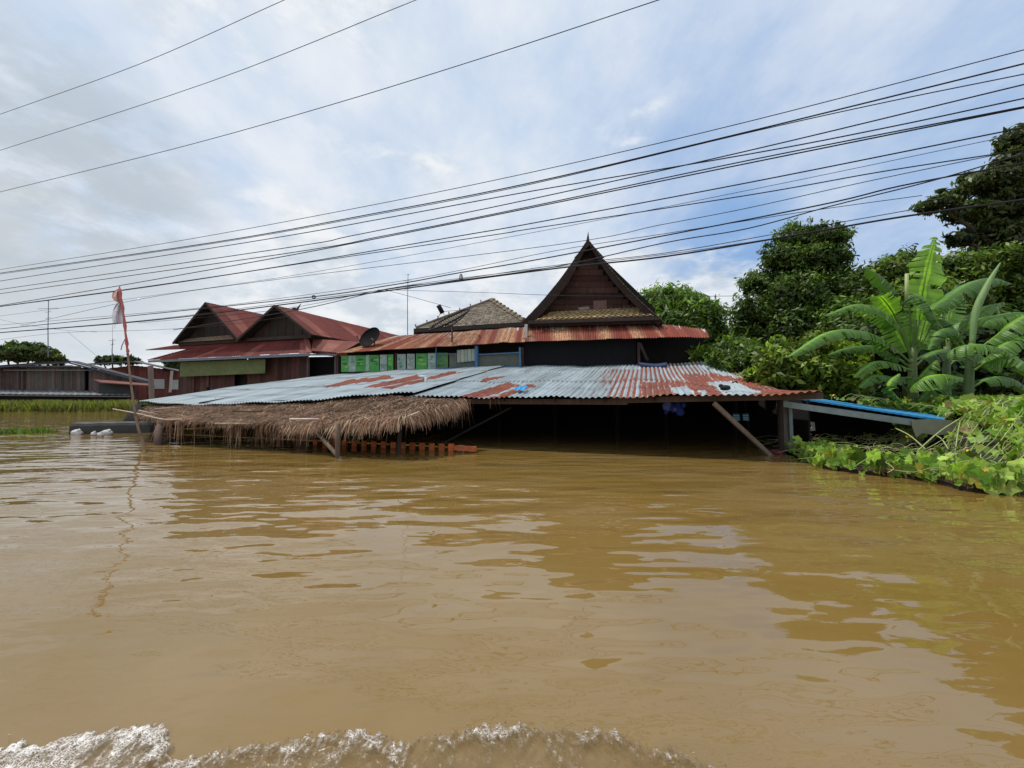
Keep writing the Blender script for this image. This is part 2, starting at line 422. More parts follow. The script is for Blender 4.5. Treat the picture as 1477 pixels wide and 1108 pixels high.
# boat wake: a low breaking ridge of froth close to the camera
def foammat():
    m, nt, b, out = new_mat('froth')
    geo = nt.nodes.new('ShaderNodeNewGeometry'); P = geo.outputs['Position']
    at = nt.nodes.new('ShaderNodeAttribute'); at.attribute_name = 'Col'
    sp = nt.nodes.new('ShaderNodeSeparateColor'); nt.links.new(at.outputs['Color'], sp.inputs[0])
    n = noise(nt, P, 38, 5, .7, (1, .7, 1)); n2 = noise(nt, P, 9, 4, .6, (1, .6, 1))
    warp = nt.nodes.new('ShaderNodeVectorMath'); warp.operation = 'ADD'
    nc = nt.nodes.new('ShaderNodeTexNoise'); nc.inputs['Scale'].default_value = 14; nt.links.new(P, nc.inputs['Vector'])
    sc = nt.nodes.new('ShaderNodeVectorMath'); sc.operation = 'SCALE'; sc.inputs['Scale'].default_value = .05; nt.links.new(nc.outputs['Color'], sc.inputs[0])
    nt.links.new(P, warp.inputs[0]); nt.links.new(sc.outputs[0], warp.inputs[1]); Q = warp.outputs[0]
    def vor(scale, feat):
        v = nt.nodes.new('ShaderNodeTexVoronoi'); v.feature = feat; v.inputs['Scale'].default_value = scale; nt.links.new(Q, v.inputs['Vector']); return v.outputs['Distance']
    e1, e2 = vor(42, 'DISTANCE_TO_EDGE'), vor(105, 'DISTANCE_TO_EDGE'); d1_, d2_ = vor(42, 'F1'), vor(105, 'F1')
    f = math_(nt, 'ADD', sp.outputs[0], math_(nt, 'MULTIPLY_ADD', n, 1.3, -.65)); f = math_(nt, 'ADD', f, math_(nt, 'MULTIPLY_ADD', n2, 1.5, -.75))
    cells = math_(nt, 'MAXIMUM', ramp(nt, e1, (.10, .0)), math_(nt, 'MULTIPLY', ramp(nt, e2, (.16, .0)), .9))
    mask = math_(nt, 'MULTIPLY', ramp(nt, f, (.20, .70)), math_(nt, 'MULTIPLY_ADD', cells, .6, .06))
    mask = math_(nt, 'ADD', mask, math_(nt, 'MULTIPLY', ramp(nt, f, (.62, 1.1)), .55), None, True)
    c = mixrgb(nt, mask, (.195, .124, .044), (.88, .86, .83)); nt.links.new(c, b.inputs['Base Color'])
    b.inputs['Roughness'].default_value = .06; b.inputs['Specular IOR Level'].default_value = .7; b.inputs['IOR'].default_value = 1.55
    h = math_(nt, 'MULTIPLY', d1_, -.016); h = math_(nt, 'ADD', h, math_(nt, 'MULTIPLY', d2_, -.008)); h = math_(nt, 'ADD', h, math_(nt, 'MULTIPLY', n, .016))
    h = math_(nt, 'MULTIPLY', h, math_(nt, 'MULTIPLY', sp.outputs[1], math_(nt, 'MULTIPLY', ramp(nt, f, (-.3, .5)), .45)))
    bp = nt.nodes.new('ShaderNodeBump'); bp.inputs['Strength'].default_value = 1; bp.inputs['Distance'].default_value = 1
    nt.links.new(h, bp.inputs['Height']); nt.links.new(bp.outputs[0], b.inputs['Normal'])
    tr = nt.nodes.new('ShaderNodeBsdfTransparent'); mx = nt.nodes.new('ShaderNodeMixShader')
    al = math_(nt, 'ADD', math_(nt, 'MULTIPLY_ADD', n2, 1.2, -.6), sp.outputs[2]); al = math_(nt, 'MULTIPLY', ramp(nt, al, (.45, .95)), ramp(nt, f, (-.30, .35))); al = math_(nt, 'MULTIPLY', al, math_(nt, 'MULTIPLY_ADD', mask, 1.3, .38, True))
    nt.links.new(al, mx.inputs[0]); nt.links.new(tr.outputs[0], mx.inputs[1]); nt.links.new(b.outputs[0], mx.inputs[2]); nt.links.new(mx.outputs[0], out.inputs[0])
    return m
M['foam'] = foammat()
crest_px = [(-260, 1050), (0, 1062), (60, 1072), (125, 1056), (200, 1040), (256, 1043), (264, 1092), (300, 1086), (400, 1066), (500, 1049), (600, 1058), (700, 1040), (800, 1042), (900, 1055), (985, 1082), (1050, 1104), (1200, 1150)]
cw = [G(*p) for p in crest_px]
cxs = np.array([p.x for p in cw]); cys = np.array([p.y for p in cw])
fx = np.arange(-4.0, 1.45, .0065); fy = np.arange(1.05, 2.05, .0065)
FX, FY = np.meshgrid(fx, fy)
edge = np.interp(FX, cxs, cys)+.05*(fbm(FX*9, FY*3, 3, 5)-.45)+.10*(fbm(FX*34, FY*7+FX*12, 3, 51)-.45)+.03*(vnoise(FX*90, FY*30, 8)-.5)
d = edge-FY
inside = sstep(0, .05, d)
amt = np.interp(FX, [-4, -1.55, -1.40, -.9, -.2, .5, 1.45], [1, .95, .32, .38, .28, .20, .08])
crest = np.exp(-((d-.12)/.12)**2)*.018+sstep(0, .3, d)*.012
rough_ = (fbm(FX*13, FY*9, 3, 31)-.45)*.02+(.25-np.abs(fbm(FX*34+FY*20, FY*30, 3, 41)-.45))*.028
FZ = (crest+rough_*(.35+.65*amt))*inside*sstep(1.05, 1.2, FY)+wave(FX, FY)-.012*(1-inside)+.002
keep = (d > -.03)
fcol = np.stack([np.clip(amt*.62+.25*np.exp(-((d-.06)/.07)**2), 0, 1)*inside, inside*.9, inside, np.ones_like(FX)], -1)
idx = np.arange(FX.size).reshape(FX.shape)
kf = keep[:-1, :-1] & keep[1:, 1:] & keep[1:, :-1] & keep[:-1, 1:]
fq = np.stack([idx[:-1, :-1], idx[:-1, 1:], idx[1:, 1:], idx[1:, :-1]], -1)[kf]
used = np.unique(fq); remap = -np.ones(FX.size, int); remap[used] = np.arange(len(used))
fo = link_mesh('wake_foam', np.stack([FX, FY, FZ], -1).reshape(-1, 3)[used], remap[fq], M['foam'], None, fcol.reshape(-1, 4)[used], 'POINT', True, (0, 1.6, 0))
tag(fo, 'white bubbly froth of a boat wake breaking on the brown flood water', 'foam', None, 'stuff')
mb = MB()
for k in range(900):
    x = random.uniform(-3.6, 1.3); e = float(np.interp(x, cxs, cys)); a = float(np.interp(x, [-4, -1.55, -1.4, .5, 1.4], [1, 1, .5, .4, .2]))
    if random.random() > a+.25: continue
    y = e-abs(random.gauss(0, .13))+.01; r = random.choice((.0015, .002, .003, .004))
    i = int((y-1.05)/.0065); j = int((x+4)/.0065)
    if not (0 <= i < len(fy) and 0 <= j < len(fx)): continue
    mb.sphere((x, y, FZ[i, j]+r*.5+(random.random() < .05)*random.uniform(0, .03)), r, (.45, 0.1, 1), 6, 4)
bo = mb.build('wake_spray', M['foam'], None, True)
tag(bo, 'small droplets and bubbles thrown up along the boat wake', 'spray', None, 'stuff')

# ---------- the long tin-roofed shed ----------
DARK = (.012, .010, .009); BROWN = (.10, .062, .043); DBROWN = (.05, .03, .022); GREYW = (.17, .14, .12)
shed = thing('tin_shed', 'long low open shed under patched rusty corrugated roofing standing in the flood', 'shed', F(738, HOR, 14).xy.to_3d())
EY0, BY0 = 11.0, 20.0
def Fz(px, z, Y0):
    Y = L(px, Y0); return Vector(((px-CX)/FPX*Y, Y, z))
rust_polys = [[(466, 557), (500, 549), (560, 541), (566, 546), (500, 555), (472, 560)], [(525, 558), (600, 541), (614, 545), (545, 559)], [(548, 560), (600, 549), (655, 535), (664, 538), (600, 553), (560, 561)],
              [(655, 574), (733, 552), (752, 556), (695, 575)], [(700, 576), (765, 554), (773, 557), (715, 577)], [(688, 550), (706, 544), (728, 543), (700, 551)],
              [(925, 551), (1000, 551), (1060, 549), (1075, 556), (1045, 573), (925, 573)], [(985, 540), (1040, 538), (1060, 550), (990, 552)], [(1040, 537), (1200, 566), (1100, 575), (1040, 552)]]
grey_polys = [[(968, 559), (990, 557), (1003, 569), (978, 570)], [(1008, 563), (1017, 562), (1022, 571), (1010, 572)], [(1018, 551), (1062, 550), (1098, 565), (1048, 569)], [(1052, 541), (1066, 541), (1072, 546), (1058, 545)], [(1018, 520), (1058, 541), (1045, 543), (1010, 528)], [(1080, 566), (1092, 562), (1096, 566), (1086, 569)]]
def len_of(px): return 11.5 if px < 598 else 11.2
def shed_col(t, s, ph, pj, P):
    px, py = pix(*P); r = .12+.10*((pj*37) % 5)/4; br = .86+.22*((pj*53) % 7)/6; r += .10*(ph < -.4)
    if 860 < px < 925: r = .30 + (.42 if ph < -.1 and py > 533 else 0)*min(1, (px-860)/30)
    if px >= 925 and py < 551: r = .25+(.5 if ph < .1 else 0)
    if px > 985 and py < 534: r = .25+(.35 if ph < -.2 else 0)
    for rb_ in ((.36, .7) if px < 600 else (.33, .66)):
        if 0 <= s-rb_ < .02: br *= .55; r += .12
        elif 0 <= s-rb_ < .07: r += .06
    if (t*len_of(px)) % .75 < .03: br *= .75
    r += .10*float(vnoise(t*60, s*1.5, 3))*(1-s)
    qx = px+4*(float(vnoise(P[0]*9, P[1]*1.2, 4))-.5)*2; qy = py+2*(float(vnoise(P[0]*5, P[1]*1.1, 14))-.5)
    for q in rust_polys:
        if inpoly(qx, qy, q): r = .74+.14*ph
    for q in grey_polys:
        if inpoly(qx, py, q): r = .16; br = 1.12
    return (r, br, .12)
def tpx(a, b, n, Y0, px):     # photo column -> fraction along a straight sheet edge
    pa, pb, p = Fz(a, 0, Y0), Fz(b, 0, Y0), Fz(px, 0, Y0); return (p-pa).length/(pb-pa).length
eL = [(tpx(200, 596, 0, EY0, p), F(p, y, EY0)) for p, y in ((200, 579), (240, 582), (280, 583), (340, 582.5), (400, 580), (500, 572.5), (596, 565))]
lb0, lb1 = eL[0][1]+V*8.6, eL[-1][1]+V*8.6
bkL = [(0, Vector((lb0.x, lb0.y, 2.72))), (.45, Vector((lb0.x*.55+lb1.x*.45, lb0.y*.55+lb1.y*.45, 3.04))), (1, Vector((lb1.x, lb1.y, 3.12)))]
corr('roof', eL, bkL, M['tin'], shed, .15, .02, 40, shed_col, lambda t, s: .02*math.sin(t*17+s*5)+.015*math.sin(t*41-s*9), rowbreaks=(.36, .7))
eR = [(tpx(590, 1187, 0, EY0, p), F(p, y, EY0)) for p, y in ((590, 572), (620, 571.5), (660, 572), (740, 573), (900, 572.5), (960, 570), (1040, 570), (1100, 568), (1150, 566), (1187, 563.5))]
rb0, rb1 = eR[0][1]+V*8.6, eR[-1][1]+V*8.6
bkR = [(0, Vector((rb0.x, rb0.y, 3.09))), (.5, Vector(((rb0.x+rb1.x)/2, (rb0.y+rb1.y)/2, 2.98))), (.9, Vector((rb0.x*.1+rb1.x*.9, rb0.y*.1+rb1.y*.9, 3.02))), (1, Vector((rb1.x-.3, rb1.y, 2.95)))]
def sagR(t, s):
    return .02*math.sin(t*19+s*4)+.014*math.sin(t*47-s*8)-.42*4*s*(1-s)*float(sstep(.62, 1.0, t))
corr('roof', eR, bkR, M['tin'], shed, .16, .022, 44, shed_col, sagR, rowbreaks=(.33, .66))
mb = MB()   # eave beams, rafters
for (a, ya, b, yb) in ((640, 578, 905, 579), (880, 577, 1187, 570)):
    mb.bar(F(a, ya+1, EY0+.35), F(b, yb+1, EY0+.35), .06, .15, (.085, .055, .04))
mb.bar(F(205, 586, EY0+.3), F(596, 573, EY0+.3), .06, .10, (.04, .028, .02))
mb.build('eave_beam', M['wood'], shed)
mb = MB()
for k in range(11):
    px = 215+k*73; a = Fz(px, 1.22 if px < 590 else 1.40, EY0+.2)
    mb.bar(a, a+V*8.2+Z*1.42, .05, .09, DBROWN)
mb.build('rafter', M['darkwood'], shed)
for px in (260, 420, 1125):
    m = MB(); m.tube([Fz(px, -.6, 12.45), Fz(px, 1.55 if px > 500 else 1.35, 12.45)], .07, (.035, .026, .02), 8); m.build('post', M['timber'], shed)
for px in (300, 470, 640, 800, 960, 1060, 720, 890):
    m = MB(); m.tube([Fz(px, -.6, 15.5), Fz(px, 2.0, 15.5)], .08, (.008, .007, .006), 8); m.build('post', M['timber'], shed)  # inner posts near black: the shed's inner shade is in their colour
m = MB(); m.bar(F(1030, 582, EY0+.1), G(1117, 657)-Z*.1, .07, .10, (.20, .15, .12)); m.build('brace', M['wood'], shed)
m = MB(); m.bar(F(737, 588, 12), F(636, 641, 12), .045, .05, (.04, .036, .034)); m.build('brace', M['wood'], shed)
m = MB()
a, b = Fz(462, -.5, 19.6), Fz(1110, -.5, 19.6); m.slab([a, b, b+Z*3.3, a+Z*3.05], V, .05, (.006, .005, .005))  # near-black colour stands in for the deep shade inside the shed
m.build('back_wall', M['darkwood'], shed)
for a, e, ln, e2 in ((Fz(206, 0, EY0+.5), 1.1, 8.0, 2.2), (Fz(1165, 0, EY0+1.8), 1.4, 7.5, 1.9)):
    m = MB(); b = a+V*ln; m.slab([a-Z*.5, b-Z*.5, b+Z*e2, a+Z*e], U, .04, (.012, .010, .010)); m.build('side_wall', M['darkwood'], shed)  # side walls carry the same painted-in interior shade
m = MB(); m.slab([F(176, 609, 11.2), F(200, 613, 11.0), F(205, 583, 11.2), F(191, 584, 11.6)], V, .03, (.012, .011, .011)); m.build('side_screen', M['cloth'], shed)

# things lying on or hanging in the shed
def on_photo_quad(pts, Y0, col, name, mat, label, cat, th=.02):
    m = MB(); m.slab([F(x, y, Y0) for x, y in pts], -V, th, col); return tag(m.build(name, mat), label, cat)
m = MB()
c0 = F(748, 568, 11.5)+Z*.06
n_ = 8
for i in range(n_):
    for j in range(4):
        def q(i, j): return c0+U*(i/n_-.5)*.34+V*(j/4)*.45+Z*(.05+.12*j/4+.03*math.sin(i*1.7+j))
        m.face([q(i, j), q(i+1, j), q(i+1, j+1), q(i, j+1)], (.02, .30, .62))
tag(m.build('plastic_scrap', M['plain'], None, True), 'bright blue plastic scrap lying near the edge of the tin roof', 'plastic sheet')
m = MB(); c0 = F(1046, 561, 12.1); m.sphere(c0+Z*.03, .11, (.02, .02, .02), 10, 7, (1.3, 1, .6), .18); m.sphere(c0+Z*.08-U*.1, .06, (.03, .03, .03), 8, 6, (1, 1, .8), .15)
tag(m.build('black_shoe', M['cloth'], None, True), 'small black lump like a shoe on the pale patch of roof', 'shoe')
m = MB(); a = F(903, 529, 19.0)
for i in range(3): m.tube(catmull([F(921+i*2, 525+i, 19.0-i*.2), F(945, 527+i, 19.0-i*.2), F(962, 525+i, 19.0-i*.2)], 5), .07, (.03, .05, .11), 6)
tag(m.build('tarpaulin_roll', M['cloth'], None, True), 'rolled dark blue tarpaulin lying at the top of the tin roof', 'tarpaulin')
m = MB(); b0 = F(614, 559, 14.0); m.tube([b0-Z*.1, b0+Z*.42], .055, (.45, .55, .56), 10); m.tube([b0+Z*.42+U*.02, b0+Z*.43-U*.28], .045, (.5, .6, .6), 8)
tag(m.build('vent_pipe', M['plain'], None, True), 'pale plastic pipe with an elbow sticking up through the tin roof', 'pipe')
m = MB(); c0 = F(317, 578, 12.3)
m.tube([c0+U*.16*math.cos(t)+V*.2*math.sin(t)+Z*(.10+.04*math.sin(t*2)) for t in [k*.42 for k in range(14)]], .014, (.5, .5, .45), 5)
tag(m.build('wire_ring', M['metal'], None, True), 'loose ring of wire lying on the left end of the tin roof', 'wire ring')
m = MB()
for k in range(9):
    p = F(958+random.uniform(0, 34), 583+random.uniform(0, 12), 12.3); m.sphere(p, random.uniform(.06, .12), random.choice(((.02, .04, .22), (.03, .06, .3), (.1, .14, .4))), 7, 5, (1, .6, 1.2), .25)
tag(m.build('blue_clothes', M['cloth'], None, True), 'bundle of blue clothes hanging under the eave beam', 'clothes')
for (a, b, yy, l) in ((1057, 1067, 597, 'left'), (1071, 1080, 597, 'right')):
    m = MB(); m.slab([F(a, yy, 13.2), F(b, yy, 13.2), F(b+1, yy+10, 13.2), F(a+1, yy+9, 13.2)], V, .05, (.05, .16, .24))
    for q in range(3): m.slab([F(a+1, yy+2+q*3, 13.17), F(b-1, yy+2+q*3, 13.17), F(b-1, yy+3.2+q*3, 13.17), F(a+1, yy+3.2+q*3, 13.17)], V, .01, (.3, .45, .5))
    tag(m.build('snack_packet', M['plain']), f'blue and white striped packet hanging in the dark shed, {l} one of two', 'packet', 'blue packets hanging in the shed')

# orange pier tops of a low brick fence
fence = thing('brick_fence', 'row of short orange brick piers whose tops just clear the flood before the shed', 'fence', Fz(600, 0, 10.2))
tops = [(352, 632), (365, 632), (400, 634), (413, 634)]
tops += [(455+k*14.0, 634+k*.45) for k in range(15)]
for (px, y) in tops:
    m = MB(); p = F(px, y, 10.2+(px < 420)*1.2); w = .155
    c = vary((.52, .13, .045), .22) if px > 430 else vary((.36, .07, .03), .2)
    m.bar(Vector((p.x, p.y, -.4)), p, w, .05, c, jit=.004); m.build('pier', M['brick'], fence)
m = MB(); p = F(657, 646, 10.15); m.bar(p, F(686, 648, 10.15), .14, .13, (.50, .14, .055), jit=.004); m.build('fallen_rail', M['brick'], fence)
m = MB(); p = F(664, 642.5, 10.35); m.bar(Vector((p.x, p.y, -.3)), p, .16, .16, (.42, .28, .25), jit=.004); m.build('pier', M['brick'], fence)

# ---------- thatched awning ----------
aw = thing('thatched_awning', 'sagging palm thatch awning on rough poles in front of the tin shed', 'awning', Fz(400, 0, 8.5))
fpts = [(0, F(206, 600, 8.9)), (.22, F(262, 607, 8.6)), (.45, F(350, 609, 8.5)), (.62, F(425, 610, 8.5)), (.8, F(500, 607, 8.5)), (1, F(583, 602, 8.5))]
bpts = [(0, F(213, 587, 10.7)), (.25, F(300, 586, 10.8)), (.6, F(430, 583, 10.8)), (.8, F(560, 571.5, 10.8)), (1, F(668, 576, 10.7))]
def surf(a, b):
    e = poly_interp(fpts, a); k = poly_interp(bpts, a); p = e.lerp(k, b)
    return p+Z*(.05*float(fbm(a*14, b*5, 3, 77)-.4)*2-.03*math.sin(math.pi*b))
NS, NT = 60, 12
g = np.array([[surf(i/NS, j/NT)-Z*.05 for i in range(NS+1)] for j in range(NT+1)])
idx = np.arange((NS+1)*(NT+1)).reshape(NT+1, NS+1)
fq = np.stack([idx[:-1, :-1], idx[:-1, 1:], idx[1:, 1:], idx[1:, :-1]], -1).reshape(-1, 4)
link_mesh('thatch_bed', g.reshape(-1, 3), fq, M['straw'], aw, np.tile([.07, .043, .03, 1], (g.size//3, 1)), 'POINT', True)
bv = []; bf = []; bc = []
def blade(p, d, ln, w, col, droop=0., seg=3, n=None):
    side = d.cross(Z); side = (side.normalized() if side.length > .05 else U.copy())
    if n: side = n
    i = len(bv); q = Vector(p); dd = d.normalized()
    for k in range(seg+1):
        ww = w*(1-.75*k/seg)
        bv.append(tuple(q-side*ww/2)); bv.append(tuple(q+side*ww/2))
        q = q+dd*ln/seg; dd = (dd-Z*droop/seg).normalized()
    for k in range(seg): bf.append((i+2*k, i+2*k+1, i+2*k+3, i+2*k+2)); bc.append((*col, 1))
strawc = [(.33, .19, .115), (.22, .12, .075), (.13, .07, .045), (.40, .27, .17), (.56, .42, .29), (.27, .155, .10)]
for k in range(15000):
    a = random.random(); b = random.random()*1.0
    p = surf(a, b)+Z*random.uniform(-.02, .045)
    ang = random.gauss(0, .7) if random.random() < .4 else random.uniform(-1.9, 1.9)
    lean = -.35+.9*max(0, a-.75)*4
    d = (-V*math.cos(ang)+U*(math.sin(ang)+(.5 if a > .8 else 0)))+Z*(-.13+random.uniform(-.05, .12))
    c = vary(random.choice(strawc), .25); k2 = .35+1.15*float(fbm(a*30, b*8, 3, 5)); k2 *= random.choice((.6, .9, 1, 1.3)); c = tuple(x*k2 for x in c)
    blade(p, d, random.uniform(.18, .5), random.uniform(.009, .022), c, .25, 2)
def fringe(n, pf, outd, lmin, lmax, clump=None, dens=1):
    for k in range(n):
        a = random.random(); h = float(vnoise(a*34, 0, 12)); h2 = float(vnoise(a*90, 3, 15))
        if random.random() > dens*(.25+h*.9): continue
        p = pf(a)+Z*random.uniform(-.05, .03)-outd*random.uniform(0, .12)
        d = outd*random.uniform(.35, 1.1)+U*random.gauss(0, .28)+Z*random.uniform(-.25, .1)
        c = vary(random.choice(strawc), .25)
        blade(p, d, random.uniform(lmin, lmax)*(.4+.5*h+.35*h2), random.uniform(.009, .02), c, random.uniform(1.4, 3.0), 4)
fringe(1500, lambda a: surf(a*.60, 0), -V, .12, .42, dens=.8)
fringe(2700, lambda a: surf(.60+a*.40, 0), (-V+U*.25).normalized(), .25, .68, dens=.95)
side = (U*.9-V*.5).normalized()
fringe(1500, lambda a: surf(1, a), side, .3, .65, dens=.9)
fringe(500, lambda a: surf(0, a), -U, .2, .45)
for cpx, n in ((243, 30), (258, 26), (330, 40), (343, 36), (375, 70), (387, 60), (400, 50), (432, 26), (445, 16), (284, 18), (226, 18), (305, 14), (655, 26), (675, 18), (715, 10)):
    base = F(cpx, 608 if cpx < 600 else 576, 8.5 if cpx < 600 else (10.6 if cpx < 700 else 11.2))
    for k in range(n):
        blade(base+U*random.gauss(0, .09)+V*random.uniform(-.05, .1), Vector((random.gauss(0, .18), random.gauss(0, .1), -1)), random.uniform(.3, .85)*(1 if cpx < 700 else .45), random.uniform(.009, .022), vary(random.choice(strawc), .3), .2, 3)
link_mesh('thatch', np.array(bv), np.array(bf), M['straw'], aw, np.array(bc), 'FACE', False)
WC = (.20, .15, .11)
p = G(487, 661); m = MB(); m.tube([p-Z*.5, p+Z*.4, Vector((p.x, p.y, .85))], [.062, .06, .058], (.15, .105, .07), 9); m.build('post', M['timber'], aw, True)
m = MB(); q = F(445, 610, 8.7); m.tube([q, p+U*.1-Z*.02, p+U*.22-Z*.3], [.055, .05, .05], (.17, .125, .09), 8); m.build('brace', M['timber'], aw, True)
p = G(228, 642); m = MB(); m.tube([p-Z*.5, p+Z*.35, F(232, 607, 8.8)], [.12, .11, .10], (.13, .085, .065), 9); m.build('post', M['timber'], aw, True)
m = MB(); m.tube([p+U*.1-Z*.1, G(240, 640)+Z*.1, F(251, 618, 8.6)], [.07, .065, .05], (.10, .065, .05), 8); m.build('brace', M['timber'], aw, True)
m = MB(); m.tube(catmull([F(163, 590, 8.9), F(200, 597, 8.7), F(235, 605, 8.55), F(262, 605, 8.5)], 4), .022, (.42, .34, .27), 7); m.build('bamboo_pole', M['timber'], aw, True)
m = MB(); m.tube([F(200, 592, 9.3), F(228, 598, 9.1)], .02, (.36, .29, .22), 7); m.build('bamboo_pole', M['timber'], aw, True)
m = MB(); m.tube([F(223, 590, 9.8), F(262, 588, 9.9)], .02, (.33, .26, .2), 7); m.build('bamboo_pole', M['timber'], aw, True)
m = MB(); m.tube([F(310, 611, 8.4), F(360, 611, 8.4)], .022, (.5, .42, .36), 7); m.build('bamboo_pole', M['timber'], aw, True)
m = MB(); m.tube([F(418, 604.5, 8.4), F(460, 604.5, 8.4)], .024, (.62, .5, .45), 7); m.build('bamboo_pole', M['timber'], aw, True)
m = MB(); m.tube([F(581, 604, 8.4), F(605, 594, 8.8)], .024, (.5, .4, .3), 7); m.build('bamboo_pole', M['timber'], aw, True)
m = MB(); m.tube([F(578, 608, 9.6), Fz(574, -.4, 9.6)], .06, (.07, .055, .045), 8); m.build('post', M['timber'], aw, True)
m = MB(); m.bar(F(335, 596, 8.9)+Z*.05, F(378, 596, 8.9)+Z*.05, .04, .03, (.07, .05, .04)); m.build('lath', M['wood'], aw)

# ---------- bamboo flag pole ----------
fp = thing('flag_pole', 'leaning bamboo pole with tattered red and white flag at the left of the awning', 'flag pole', G(208, 646))
pp = catmull([G(208, 647)-Z*.3, W(208, 645, 11.35), W(200, 620, 11.3), W(194, 590, 11.25), W(188, 545, 11.2), W(183, 500, 11.2), W(178, 455, 11.2), W(172, 412, 11.2)], 4)
m = MB(); m.tube(pp, [.037-.02*i/len(pp) for i in range(len(pp))], (.25, .17, .12), 8)
for k in range(3, len(pp), 4): m.tube([pp[k]-Z*.012, pp[k]+Z*.012], .048-.022*k/len(pp), (.16, .1, .07), 8)
m.build('pole', M['timber'], fp, True)
m = MB(); seg = catmull([W(172.4, 416, 11.16), W(178, 452, 11.16), W(183, 496, 11.16), W(185, 512, 11.16)], 5)
m.tube(seg, [.03+.014*math.sin(i*2.1) for i in range(len(seg))], (.50, .13, .12), 6)
m.tube([W(182, 486, 11.1), W(176, 498, 11.0), W(174.5, 505, 11.0)], .012, (.45, .18, .17), 5); m.build('ribbon', M['cloth'], fp, True)
def cloth(px_rows, Y, col, name, parent):
    m = MB(); R = []
    for i, (xa, xb, y) in enumerate(px_rows):
        R.append([W(xa+(xb-xa)*k/6, y, Y+.10*math.sin(k*1.3+i*.6)*(1-k/7)) for k in range(7)])
    for i in range(len(R)-1):
        for k in range(6): m.face([R[i][k], R[i][k+1], R[i+1][k+1], R[i+1][k]], col)
    return m.build(name, M['cloth'], parent, True)
cloth([(170, 173, 417), (163, 174, 421), (161, 174.4, 428), (164, 175, 433), (170, 175, 437)], 11.2, (.68, .40, .38), 'flag', fp)
cloth([(170, 175, 437), (166, 175.5, 441), (163, 176, 448), (161.5, 176.5, 455), (162, 177, 462), (163, 178, 466)], 11.2, (.64, .62, .70), 'flag', fp)
m = MB(); m.tube([W(163, 465, 11.1), W(162, 480, 11.1), W(163, 497, 11.1)], .006, (.5, .45, .5), 4); m.tube([W(167, 466, 11.1), W(165, 474, 11.1)], .006, (.5, .45, .5), 4); m.build('string', M['cloth'], fp)

# ---------- left foreground bits ----------
m = MB(); pts = []
g0 = G(96, 627); g1 = G(215, 624)
for k in range(13):
    t = k/12; p = g0.lerp(g1, t)
    pts.append(p)
prof = [(-.28, -.2), (-.27, .32), (-.2, .42), (0, .46), (.2, .43), (.28, .3), (.28, -.2)]
R = [[Vector((p.x, p.y, 0))+V*(.3+a*(1 if k else .85))+Z*(b+.012*math.sin(k*1.9)) for a, b in prof] for k, p in enumerate(pts)]
for i in range(len(R)-1):
    for k in range(6): m.face([R[i][k], R[i][k+1], R[i+1][k+1], R[i+1][k]], (.045, .046, .044))
m.face(R[0], (.05, .05, .048)); m.face(R[-1][::-1], (.07, .07, .07))
tag(m.build('sunken_ledge', M['plain']), 'dark grey rounded ledge barely above the water left of the awning', 'ledge')
for (px, py, s, l) in ((116, 627, .19, 'leftmost white plastic bag floating by the dark ledge'), (140, 628, .10, 'small white bag between two others floating by the dark ledge'), (150, 629, .11, 'crumpled white bag in the middle of those by the dark ledge'), (159, 627, .17, 'rightmost whitish bag floating by the dark ledge')):
    m = MB(); p = G(px, py)-V*.1; m.sphere(p+Z*.06, s, (.55, .52, .52), 12, 8, (1.15, .6, .75), .22); m.sphere(p+Z*(.1+s*.4)+U*s*.6, s*.4, (.6, .58, .58), 8, 6, (1, .6, .8), .3)
    tag(m.build('plastic_bag', M['cloth'], None, True), l, 'plastic bag', 'white bags floating at the left')

# ---------- leaves and trees ----------
def leaf_cloud(clumps, n, size, col, up=.35, elong=1.9, seed=0, shell=.6, sub=.30, dark=.45):
    """clumps: (centre, (rx, ry, rz), weight). Leaves sit in small tufts spread through each clump"""
    r = np.random.default_rng(seed); ws = np.array([c[1][0]*c[1][1]*c[1][2] for c in clumps])**.67; ws /= ws.sum()
    V_, C_ = [], []
    for (c, rad, *_), w in zip(clumps, ws):
        k = int(n*w); ns = max(8, k//26)
        d = r.normal(size=(ns, 3)); d /= np.linalg.norm(d, axis=1)[:, None]; rr = (shell+(1-shell)*r.random(ns)**.6)*(1+.16*r.normal(size=ns)); 
        inner = r.random(ns) < .22; rr[inner] *= .6
        cen = d*rr[:, None]; tb = .35+1.15*r.random(ns)**1.3
        pick = r.integers(0, ns, k); loc = cen[pick]+r.normal(size=(k, 3))*sub*.45
        rad = np.array(rad); P = np.array(c)+loc*rad
        nrm_ = loc/np.maximum(np.linalg.norm(loc, axis=1), .1)[:, None]*.7+r.normal(size=(k, 3))*.6+np.array([0, 0, up])
        nrm_ /= np.linalg.norm(nrm_, axis=1)[:, None]
        a = np.cross(nrm_, r.normal(size=(k, 3))); a /= np.linalg.norm(a, axis=1)[:, None]; b = np.cross(nrm_, a)
        a[:, 2] -= .25
        s = size*(.6+.8*r.random(k))[:, None]
        q = np.stack([P-a*s*elong*.5, P-b*s*.45+nrm_*s*.1, P+a*s*elong*.5-nrm_*s*.12, P+b*s*.45+nrm_*s*.1], 1)
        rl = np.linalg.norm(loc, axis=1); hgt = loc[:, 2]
        br = (dark+(1-dark)*np.clip((rl-.35)/.7, 0, 1))*(.8+.28*np.clip(hgt, -1, 1))*tb[pick]*(.8+.4*r.random(k))  # crown shade in the colour: inner and lower leaves darker, top ones lighter
        hue = r.random(k)*.35
        cc = np.stack([col[0]*br*(1+hue), col[1]*br, col[2]*br*(1-hue), np.ones(k)], 1)
        V_.append(q.reshape(-1, 3)); C_.append(cc)
    Vv = np.concatenate(V_); Cc = np.concatenate(C_)
    return Vv, np.arange(len(Vv)).reshape(-1, 4), Cc
